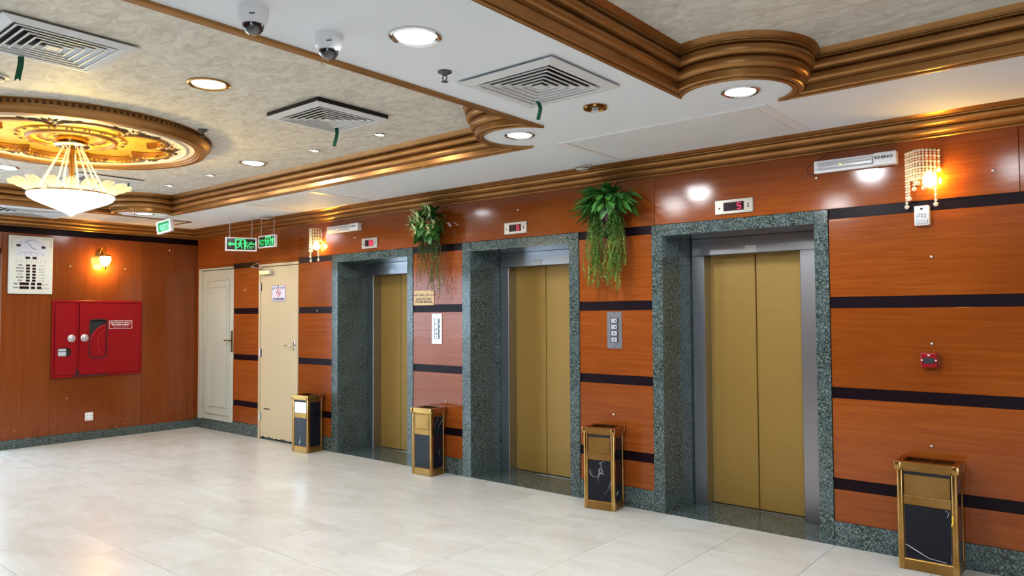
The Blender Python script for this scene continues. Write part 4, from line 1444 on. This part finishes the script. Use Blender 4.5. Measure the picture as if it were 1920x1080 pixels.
# brass plaque
t = thing('plaque', 'small brass plaque reserving the elevator for the fire brigade', 'plaque', (4.680, 0.0, 1.734))
obj('plate', bx(-0.150, 0.150, -0.006, 0.0, -0.076, 0.076, 0.002), M['tan_plate'], t)
text('lettering', arabic('مصعد خاص بالدفاع المدني'), 0.032, M['ink'], t, (0, -0.0068, 0.032), bold=0.001)
text('lettering', 'ELEVATOR ONLY', 0.030, M['ink'], t, (0, -0.0068, -0.012), bold=0.001)
text('lettering', 'FOR FIRE BRIGADE', 0.030, M['ink'], t, (0, -0.0068, -0.042), bold=0.001)
bm = B()
for sx in (-1, 1):
    for sz in (-1, 1):
        box(bm, sx * 0.138 - 0.004, sx * 0.138 + 0.004, -0.0075, -0.005, sz * 0.064 - 0.004, sz * 0.064 + 0.004)
obj('corner_screws', bm, M['brass_dark'], t)

# call button plates
def buttons(label, x, z, mat, first):
    t = thing('call_button_plate', label, 'elevator buttons', (x, 0.0, z))
    obj('plate', bx(-0.070, 0.070, -0.006, 0.0, -0.152, 0.152, 0.001), M[mat], t)
    for k in range(4):
        zc = 0.078 - 0.052 * k
        b = obj('button', plate(rrect(-0.030, 0.030, zc - 0.020, zc + 0.020, 0.006, 3), [], 0.008, XZ(-0.011)), M['plate'], t)
        obj('button_ring', plate(rrect(-0.034, 0.034, zc - 0.0235, zc + 0.0235, 0.008, 3), [rrect(-0.0285, 0.0285, zc - 0.0185, zc + 0.0185, 0.005, 3)], 0.009, XZ(-0.0125)), M['ink'], b)
        if k < 2:
            tri = [(0.004, zc - 0.008), (0.020, zc - 0.008), (0.012, zc + 0.008)] if k == 0 else [(0.004, zc + 0.004), (0.020, zc + 0.004), (0.012, zc - 0.012)]
            obj('arrow_mark', plate(tri, [], 0.001, XZ(-0.0118)), M['ink'], b)
        else:
            obj('dot_mark', bx(-0.006, 0.006, -0.0118, -0.0108, zc - 0.006, zc + 0.006), M['ink'], b)
    bm = B()
    for sz in (-1, 1):
        box(bm, -0.004, 0.004, -0.0075, -0.005, sz * 0.142 - 0.004, sz * 0.142 + 0.004)
    obj('plate_screws', bm, M['ink'], t)
buttons('pale metal call button plate under the brass plaque', 4.870, 1.420, 'plate', 0)
buttons('brushed steel call button plate under the larger trailing planter', 6.954, 1.425, 'steel', 1)

# floor displays
SEG = {'5': 'afgcd', 'G': 'afgcde', '2': 'abged', '6': 'afgedc'}
SEG['G'] = 'afedcg'
def digit(bm, ch, x, z, w, h, y, th):
    hw, hh = w / 2, h / 2
    S = {'a': (-hw, hw, hh - th, hh), 'd': (-hw, hw, -hh, -hh + th), 'g': (-hw + (hw if ch == 'G' else 0), hw, -th / 2, th / 2), 'f': (-hw, -hw + th, 0, hh), 'b': (hw - th, hw, 0, hh), 'e': (-hw, -hw + th, -hh, 0), 'c': (hw - th, hw, -hh, 0)}
    for s in SEG[ch]:
        a, b, c, d = S[s]
        box(bm, x + a, x + b, y - 0.001, y, z + c, z + d)
def display(label, x, z, w, h, digits, lit):
    t = thing('floor_display', label, 'elevator display', (x, 0.0, z))
    obj('bezel', bx(-w / 2, w / 2, -0.016, 0.0, -h / 2, h / 2, 0.003), M['bezel'], t)
    obj('screen', bx(-w * 0.27, w * 0.27, -0.0172, -0.014, -h * 0.30, h * 0.30), M['screen_dark'], t)
    if lit:
        obj('lit_half', bx(-w * 0.02, w * 0.26, -0.0178, -0.016, -h * 0.28, h * 0.28), M['led_red_panel'], t)
    bm = B()
    for ch, dx in digits:
        digit(bm, ch, dx, 0, 0.030 if not lit else 0.026, h * 0.46, -0.0178, 0.007)
    obj('digits', bm, M['led_red'], t)
    bm = B()
    for sx in (-1, 1):
        plate([(sx * w * 0.38 - 0.008, 0.004), (sx * w * 0.38 + 0.008, 0.004), (sx * w * 0.38, 0.018)], [], 0.001, lambda u, v, q: (u, -0.017 + q, v), bm)
    for sx in (-1, 1):
        box(bm, sx * w * 0.38 - 0.006, sx * w * 0.38 + 0.006, -0.017, -0.0155, -0.016, -0.002)
    obj('direction_arrows', bm, M['ink'], t)
display('floor display with a lit red half, beside the far emergency light', 3.825, 2.352, 0.262, 0.115, (('5', 0.012), ('2', 0.048)), True)
display('floor display showing a red G', 5.905, 2.354, 0.262, 0.108, (('G', 0.035),), False)
display('floor display showing a red 5', 7.999, 2.348, 0.292, 0.106, (('5', 0.042),), False)

# emergency lights
def emlight(label, x, z, w, h, wire):
    t = thing('emergency_light', label, 'emergency light', (x, 0.0, z))
    obj('battery_case', bx(w * 0.24, w / 2, -0.060, 0.0, -h / 2, h / 2, 0.006, 2), M['white'], t)
    bm = bx(-w / 2, w * 0.24, -0.035, 0.0, -h / 2, h / 2, 0.005, 2)
    obj('lamp_body', bm, M['white'], t)
    bm = plate([(-0.035, -h * 0.32), (-0.058, -h * 0.20), (-0.058, h * 0.20), (-0.035, h * 0.32)], [], w * 0.66, lambda u, v, q: (-w * 0.44 + q, u, v))
    obj('lens_cover', bm, M['tube_glass'], t)
    bm = tube(B(), [(-w * 0.42, -0.060, 0.004), (w * 0.20, -0.060, 0.004)], 0.006, 8)
    obj('lamp_tube', bm, M['white_grey'], t)
    obj('indicator', bx(-0.088, -0.074, -0.063, -0.055, -0.006, 0.008, 0.002), M['led_yellow'], t)
    text('lettering', 'KHINO', h * 0.32, M['ink'], t, (w * 0.36, -0.0608, 0.008), sx=1.25, bold=0.001)
    bm = B()
    for s in (-1, 1):
        box(bm, -w * 0.475, -w * 0.465, -0.037, -0.034, s * h * 0.2 - 0.003, s * h * 0.2 + 0.003)
    obj('end_screws', bm, M['ink'], t)
    obj('lead', tube(B(), wire, 0.0022, 5), M['wire'], t)
emlight('white emergency light beside the large crystal sconce and the display showing 5', 8.845, 2.553, 0.520, 0.084,
        [(-0.24, -0.006, -0.035), (-0.27, -0.01, -0.048), (-0.31, -0.008, -0.030), (-0.315, -0.008, 0.01), (-0.25, -0.006, 0.045), (-0.20, -0.006, 0.075), (-0.17, -0.006, 0.105)])
emlight('white emergency light beside the far crystal sconce', 3.385, 2.547, 0.590, 0.080,
        [(-0.05, -0.008, -0.04), (0.0, -0.014, -0.052), (0.03, -0.006, -0.042), (-0.08, -0.006, 0.04), (-0.10, -0.006, 0.075), (-0.06, -0.006, 0.105)])

# crystal sconces: bead strings hanging from an S-shaped wire rail around a bright bulb
def bead_sconce(label, x, zt, zb, w, energy):
    t = thing('crystal_sconce', label, 'wall lamp', (x, 0.0, zb))
    H = zt - zb
    obj('wall_plate', bx(-w * 0.32, w * 0.32, -0.010, 0.0, H * 0.35, H * 0.75, 0.004), M['brass'], t)
    rail = []
    n = 11
    for k in range(n):
        f = k / (n - 1)
        xx = -w / 2 + w * f
        yy = -0.020 - 0.075 * math.sin(PI * f)
        rail.append((xx, yy))
    obj('rail', tube(B(), [(p[0], p[1], H) for p in rail], 0.003, 6), M['brass'], t, smooth=True)
    bead = bmesh.new()
    first = None
    for k, (xx, yy) in enumerate(rail):
        f = k / (n - 1)
        # string length: long at the outer ends, short over the bulb
        Ls = H * (1.0 if k in (0, n - 2) else 0.86 if k == 1 else 0.36 if k == n - 1 else 0.70 - 0.10 * (k % 3))
        bm = B()
        z = H - 0.008
        q = 0
        while z > H - Ls:
            r = 0.0078 if q % 2 else 0.0105
            bmesh.ops.create_icosphere(bm, subdivisions=1, radius=r, matrix=Matrix.Translation((xx, yy, z)))
            z -= 0.0175
            q += 1
        lathe(bm, [(0.0, 0.015), (0.013, 0.006), (0.015, -0.003), (0.009, -0.013), (0, -0.016)], 10, (xx, yy, H - Ls - 0.006))
        obj('bead_string', bm, M['crystal'], t, smooth=True)
    bead.free()
    bm = lathe(B(), [(0, 0.05), (0.014, 0.046), (0.022, 0.02), (0.034, 0.0), (0.037, -0.024), (0.027, -0.046), (0, -0.056)], 18, (w * 0.22, -0.048, H * 0.46))
    obj('bulb', bm, M['bulb'], t, smooth=True)
    light('sconce_bulb', 'POINT', (x + w * 0.40, -0.045, zb + H * 0.44), energy, (1.0, 0.56, 0.08), radius=0.025)
    return t
bead_sconce('crystal bead sconce above the white fire alarm strobe', 9.245, 2.575, 2.235, 0.185, 8.5)
bead_sconce('crystal bead sconce beside the far emergency light and cream door', 2.855, 2.585, 2.215, 0.20, 9.5)

# fire alarm strobe and red call point
t = thing('alarm_strobe', 'white fire alarm strobe with grey lens below the crystal sconce', 'fire alarm', (9.238, 0.0, 2.165))
obj('case', bx(-0.042, 0.042, -0.040, 0.0, -0.062, 0.062, 0.006, 2), M['white'], t)
obj('strobe_lens', bx(-0.036, 0.036, -0.048, -0.036, -0.055, -0.022, 0.006, 2), M['white_grey'], t)
obj('horn_slot', bx(-0.022, 0.022, -0.0415, -0.039, 0.006, 0.014), M['white_grey'], t)
text('lettering', 'FIRE', 0.036, M['gunmetal'], t, (0, -0.0408, -0.008), sx=0.95)
obj('emblem', bx(-0.008, 0.008, -0.0412, -0.039, 0.036, 0.048, 0.001), M['ink'], t)
t = thing('fire_call_point', 'red manual fire call point with a dark window', 'call point', (9.258, 0.0, 1.258))
obj('case', bx(-0.046, 0.046, -0.045, 0.0, -0.046, 0.046, 0.006, 2), M['red'], t)
obj('window', bx(-0.032, 0.032, -0.048, -0.043, -0.020, 0.016, 0.002), M['ink'], t)
bm = rect_marks(B(), [(-0.044, -0.034, -0.004, 0.004), (0.034, 0.044, -0.004, 0.004), (-0.007, 0.007, 0.028, 0.036)], -0.045, 0.0012)
obj('marks', bm, M['ink_white'], t)

# ------------------------------------------------------------------ ash bins
def ash_bin(name, label, x, y, rz, w=0.29, d=0.225, h=0.65, slot=True, flap_tilt=0.0, shiny=False, mark=False):
    t = thing(name, label, 'bin', (x, y, 0.0), rz)
    hw, hd = w / 2, d / 2
    p = 0.036
    bm = bx(-hw + 0.010, hw - 0.010, -hd + 0.012, hd - 0.012, 0.012, h - 0.045)
    obj('inner_body', bm, M['brass_dark'], t)
    bm = bx(-hw + 0.004, hw - 0.004, -hd + 0.004, hd - 0.004, 0.0, 0.066, 0.004)
    obj('base', bm, M['brass_flat'], t)
    for sx in (-1, 1):
        for sy in (-1, 1):
            x0, x1 = sorted((sx * hw, sx * (hw - p)))
            y0, y1 = sorted((sy * hd, sy * (hd - p)))
            bm = bx(x0, x1, y0, y1, 0.0, h - 0.045, 0.011, 3)
            if sx > 0 or sy < 0:
                tube(bm, [((x0 + x1) / 2 + 0.010 * sx, y0 + 0.006 if sy < 0 else y1 - 0.006, 0.004), ((x0 + x1) / 2 + 0.010 * sx, y0 + 0.006 if sy < 0 else y1 - 0.006, h - 0.045)], 0.0075, 8)
            obj('corner_post', bm, M['brass'], t, smooth=True, angle=30)
    obj('front_panel', bx(-hw + p + 0.004, hw - p - 0.004, -hd + 0.006, -hd + 0.016, 0.072, 0.392), M['black_marble'], t)
    bm = B()
    box(bm, -hw + p, hw - p, -hd + 0.002, -hd + 0.016, 0.392, 0.448, 0.002)
    obj('cross_rail', bm, M['brass_flat'], t)
    obj('cross_rail', bx(-hw + p, hw - p, -hd + 0.002, -hd + 0.016, 0.592, 0.606, 0.002), M['brass_flat'], t)
    top = 0.572 if slot else 0.590
    obj('slot', bx(-hw + p, hw - p, -hd + 0.010, -hd + 0.016, 0.448, 0.592), M['black'], t)
    bm = bx(-hw + p + 0.004, hw - p - 0.004, -0.003, 0.003, 0.0, top - 0.450, 0.001)
    fl = obj('flap', bm, M['chrome'] if shiny else M['brass_flat'], t)
    fl.location = (0, -hd + 0.006, 0.450)
    fl.rotation_euler = (flap_tilt, 0, 0)
    if shiny:
        fl['label'] = 'mirror-bright flap'
    for sx in (-1, 1):
        x0, x1 = sorted((sx * (hw - 0.006), sx * (hw - 0.014)))
        obj('side_panel', bx(x0, x1, -hd + p + 0.004, hd - p - 0.004, 0.072, 0.570), M['black_marble'], t)
        obj('side_rail', bx(min(x0, x1), max(x0, x1), -hd + p, hd - p, 0.570, 0.606), M['brass_flat'], t)
    # open rim with an ash tray inside
    bm = plate([(-hw - 0.008, -hd - 0.008), (hw + 0.008, -hd - 0.008), (hw + 0.008, hd + 0.008), (-hw - 0.008, hd + 0.008)],
               [[(-hw + 0.03, -hd + 0.03), (hw - 0.03, -hd + 0.03), (hw - 0.03, hd - 0.03), (-hw + 0.03, hd - 0.03)]], 0.045, lambda u, v, q: (u, v, h - 0.045 + q))
    obj('rim', bm, M['brass'], t)
    for sx in (-1, 1):
        for sy in (-1, 1):
            obj('rim_corner', bx(sx * (hw - 0.008) - 0.02, sx * (hw - 0.008) + 0.02, sy * (hd - 0.008) - 0.02, sy * (hd - 0.008) + 0.02, h - 0.052, h + 0.001, 0.008, 2), M['brass'], t, smooth=True, angle=30)
    obj('ash_tray', bx(-hw + 0.03, hw - 0.03, -hd + 0.03, hd - 0.03, h - 0.044, h - 0.040), M['brass_dark'], t)
    bm = B()
    for k in range(3):
        xx = -hw + 0.06 + (w - 0.12) * k / 2
        box(bm, xx - 0.006, xx + 0.006, -hd + 0.03, hd - 0.03, h - 0.040, h - 0.026)
    obj('tray_bars', bm, M['brass'], t)
    if mark:
        bm = tube(B(), [(-hw + p + 0.006, -hd + 0.0058, 0.150), (-hw + p + 0.07, -hd + 0.0058, 0.118), (-hw + p + 0.13, -hd + 0.0058, 0.088), (hw - p - 0.03, -hd + 0.0058, 0.078)], [0.0018, 0.0022, 0.0012, 0.001], 5)
        tube(bm, [(hw - p - 0.03, -hd + 0.0058, 0.385), (hw - p - 0.012, -hd + 0.0058, 0.372), (hw - p - 0.022, -hd + 0.0058, 0.345)], 0.001, 5)
        obj('marble_vein', bm, M['ink_white'], t)
        bm = tube(B(), [(hw - p + 0.002, -hd - 0.001, 0.300), (hw - p + 0.008, -hd - 0.001, 0.325), (hw - p + 0.008, -hd - 0.001, 0.36)], 0.005, 6)
        obj('yellow_mark', bm, M['led_yellow_paint'], t)
    return t
M['led_yellow_paint'] = mat_base('yellow_tape', (0.75, 0.50, 0.02), 0.5)
ash_bin('ash_bin', 'brass and black marble ash bin beside the cream door', 2.893, -0.148, math.radians(6), 0.275, shiny=True, slot=True)
ash_bin('ash_bin', 'brass ash bin below the smaller planter, its flap flush', 4.880, -0.128, math.radians(4), 0.265, 0.205, slot=False)
ash_bin('ash_bin', 'brass ash bin with white-veined black marble, below the larger planter', 6.925, -0.132, math.radians(8), 0.270, 0.205)
ash_bin('ash_bin', 'brass ash bin under the red call point, with a yellow mark', 9.262, -0.124, math.radians(0), 0.325, 0.20, mark=True)

# ------------------------------------------------------------------ planters
def leaf_mesh(name, L, W, mat, curl=0.25, n=5):
    bm = B()
    rows = []
    for k in range(n + 1):
        f = k / n
        w = W * 0.5 * math.sin(PI * min(max(f, 0.03), 0.985)) ** 0.8
        z = curl * L * math.sin(PI * 0.5 * f) * f * -1
        rows.append([bm.verts.new((L * f, -w, z + 0.12 * W)), bm.verts.new((L * f, 0, z)), bm.verts.new((L * f, w, z + 0.12 * W))])
    for a, b in zip(rows, rows[1:]):
        for k in range(2):
            bm.faces.new((a[k], a[k + 1], b[k + 1], b[k]))
    me = bpy.data.meshes.new(name)
    bm.to_mesh(me)
    bm.free()
    me.materials.append(mat)
    for p in me.polygons:
        p.use_smooth = True
    return me
def put(me, parent, loc, direction, roll, s):
    o = bpy.data.objects.new('leaf', me)
    link(o, parent)
    d = Vector(direction).normalized()
    upv = Vector((0, 0, 1)) if abs(d.z) < 0.95 else Vector((1, 0, 0))
    yv = upv.cross(d).normalized()
    zv = d.cross(yv)
    m = Matrix(((d.x, yv.x, zv.x), (d.y, yv.y, zv.y), (d.z, yv.z, zv.z))) @ Matrix.Rotation(roll, 3, 'X')
    o.matrix_local = Matrix.Translation(loc) @ m.to_4x4() @ Matrix.Scale(s, 4)
    return o
def strand(bm, p, L, rnd, spread, leafy, droop=0.0):
    """thin trailing stem with tiny leaves along it"""
    pts = [Vector(p)]
    n = int(L / 0.022)
    v = Vector((rnd.uniform(-1, 1) * spread, rnd.uniform(-1, 0.4) * spread * 0.5, -1))
    for k in range(n):
        v += Vector((rnd.uniform(-0.35, 0.35), rnd.uniform(-0.3, 0.3), 0))
        v.x *= 0.70
        v.y *= 0.85
        v.z = -1
        q = pts[-1] + v.normalized() * 0.022
        q.y = min(q.y, -0.012)
        pts.append(q)
    tube(bm, pts, 0.0016, 3, False)
    for q in pts[1:]:
        for _ in range(leafy):
            a = Vector((rnd.uniform(-1, 1), rnd.uniform(-1, 0.6), rnd.uniform(-0.8, 0.5))).normalized()
            l = rnd.uniform(0.010, 0.022)
            s = a.cross(Vector((0, 0, 1))).normalized() * l * 0.34
            b = q + a * l * 0.5
            e = q + a * l
            if e.y > -0.004:
                continue
            bm.faces.new([bm.verts.new(k) for k in (q, b + s, e, b - s)])

rnd = random.Random(5)
# smaller planter
t = thing('hanging_planter', 'smaller planter with pale starry leaves, between the two far elevators', 'hanging plant', (4.885, 0.0, 2.36))
bm = lathe(B(), [(0.0, -0.11), (0.045, -0.11), (0.052, -0.09), (0.070, 0.01), (0.075, 0.02), (0.066, 0.02), (0.0, 0.0)], 20, (0.03, -0.09, 0.0))
pot = obj('pot', bm, M['pot'], t, smooth=True, angle=40)
bm = B()
for k in range(5):
    z = -0.09 + 0.022 * k
    r = 0.0545 + 0.0044 * k
    tube(bm, [(0.03 + r * math.cos(a), -0.09 + r * math.sin(a), z) for a in [2 * PI * q / 20 for q in range(21)]], 0.0025, 5, False)
obj('wicker_bands', bm, M['vine_pale'], pot)
l_big = leaf_mesh('leaf', 0.12, 0.080, M['leaf'], 0.35)
l_thin = leaf_mesh('leaf', 0.098, 0.020, M['leaf_light'], 0.10)
l_mid = leaf_mesh('leaf', 0.095, 0.042, M['leaf'], 0.4)
for k in range(150):
    a, e = rnd.uniform(-PI, 0), rnd.uniform(-0.75, 1.5)
    d = Vector((math.cos(a) * math.cos(e), math.sin(a) * math.cos(e) * 0.8, math.sin(e)))
    c = Vector((0.0, -0.10, 0.085)) + d * rnd.uniform(0.06, 0.155)
    c.y = min(c.y, -0.025)
    put(rnd.choice((l_big, l_mid, l_big)), t, c, d + Vector((0, 0, -0.5)), rnd.uniform(-0.6, 0.6), rnd.uniform(0.7, 1.1))
for (cx, cz, cy) in ((-0.115, 0.155, -0.17), (-0.045, 0.18, -0.20), (0.100, 0.20, -0.17), (0.075, 0.10, -0.24), (-0.015, 0.02, -0.25), (0.110, 0.02, -0.20), (0.015, 0.24, -0.14), (0.140, 0.08, -0.16), (-0.145, 0.10, -0.16), (0.02, 0.14, -0.25)):
    for q in range(8):
        a = 2 * PI * q / 8 + rnd.uniform(-0.2, 0.2)
        put(l_thin, t, (cx * 1.05, cy - 0.045, cz), (math.cos(a), -0.7, math.sin(a) + 0.15), rnd.uniform(-0.4, 0.4), rnd.uniform(0.65, 1.0))
bm = B()
for k in range(34):
    strand(bm, (rnd.uniform(-0.13, 0.10), -0.10 + rnd.uniform(-0.09, 0.03), 0.02), rnd.uniform(0.15, 0.32), rnd, 0.25, 4)
obj('trailing_stems', bm, M['vine'], t, kind='stuff')
bm = B()
for k in range(12):
    strand(bm, (rnd.uniform(-0.13, -0.04), -0.11, -0.05), rnd.uniform(0.30, 0.52), rnd, 0.12, 4)
for k in range(12):
    strand(bm, (rnd.uniform(0.05, 0.13), -0.11, -0.05), rnd.uniform(0.38, 0.66), rnd, 0.12, 4)
obj('long_stems', bm, M['vine_pale'], t, kind='stuff')

# larger planter
t = thing('hanging_planter', 'larger planter with broad dark leaves and dense trailing vines', 'hanging plant', (6.985, 0.0, 2.40))
bm = lathe(B(), [(0.0, -0.10), (0.06, -0.10), (0.075, -0.07), (0.095, 0.03), (0.10, 0.04), (0.09, 0.04), (0.0, 0.02)], 20, (0.0, -0.115, 0.0))
obj('pot', bm, M['pot'], t, smooth=True, angle=40)
l_broad = leaf_mesh('leaf', 0.115, 0.066, M['leaf'], 0.45)
l_long = leaf_mesh('leaf', 0.19, 0.032, M['leaf'], 0.45, 6)
l_wide = leaf_mesh('leaf', 0.135, 0.050, M['leaf'], 0.5)
for k in range(130):
    a, e = rnd.uniform(-PI, 0), rnd.uniform(-0.55, 1.2)
    d = Vector((math.cos(a) * math.cos(e), math.sin(a) * math.cos(e) * 0.75, math.sin(e)))
    c = Vector((0.0, -0.135, 0.075)) + Vector((d.x * 0.17, d.y * 0.13, d.z * 0.12)) * rnd.uniform(0.3, 1.0)
    c.y = min(c.y, -0.025)
    put(rnd.choice((l_broad, l_wide, l_broad)), t, c, d + Vector((0, 0, -0.45)), rnd.uniform(-0.6, 0.6), rnd.uniform(0.6, 1.0))
for k in range(95):
    side = rnd.choice((-1, 1))
    d = Vector((side * rnd.uniform(0.5, 1.0), -rnd.uniform(0.05, 0.6), rnd.uniform(-0.45, 0.40)))
    c = Vector((side * rnd.uniform(0.04, 0.17), -0.125 + rnd.uniform(-0.08, 0.06), 0.06 + rnd.uniform(-0.05, 0.09)))
    put(l_long, t, c, d, rnd.uniform(-0.7, 0.7), rnd.uniform(0.65, 1.05))
bm = B()
for (x0_, x1_, z1_) in ((-0.02, -0.055, 0.29), (0.02, 0.01, 0.31), (-0.07, -0.17, 0.22), (-0.10, -0.26, 0.14), (0.05, 0.10, 0.27)):
    tube(bm, [(x0_, -0.10, 0.10), ((x0_ + x1_) / 2, -0.12, 0.06 + z1_ * 0.6), (x1_, -0.14, z1_)], [0.003, 0.003, 0.0015], 5)
obj('bare_stems', bm, M['stem_red'], t)
bm = B()
for k in range(75):
    strand(bm, (rnd.uniform(-0.145, 0.125), -0.125 + rnd.uniform(-0.10, 0.03), 0.02), rnd.uniform(0.16, 0.29), rnd, 0.15, 5)
obj('trailing_stems', bm, M['vine'], t, kind='stuff')
bm = B()
for k in range(38):
    strand(bm, (rnd.uniform(-0.155, -0.09), -0.115 + rnd.uniform(-0.08, 0.03), -0.05), rnd.uniform(0.36, 0.62), rnd, 0.06, 5)
for k in range(40):
    strand(bm, (rnd.uniform(0.05, 0.12), -0.115 + rnd.uniform(-0.08, 0.03), -0.05), rnd.uniform(0.38, 0.64), rnd, 0.06, 5)
obj('long_stems', bm, M['vine_long'], t, kind='stuff')
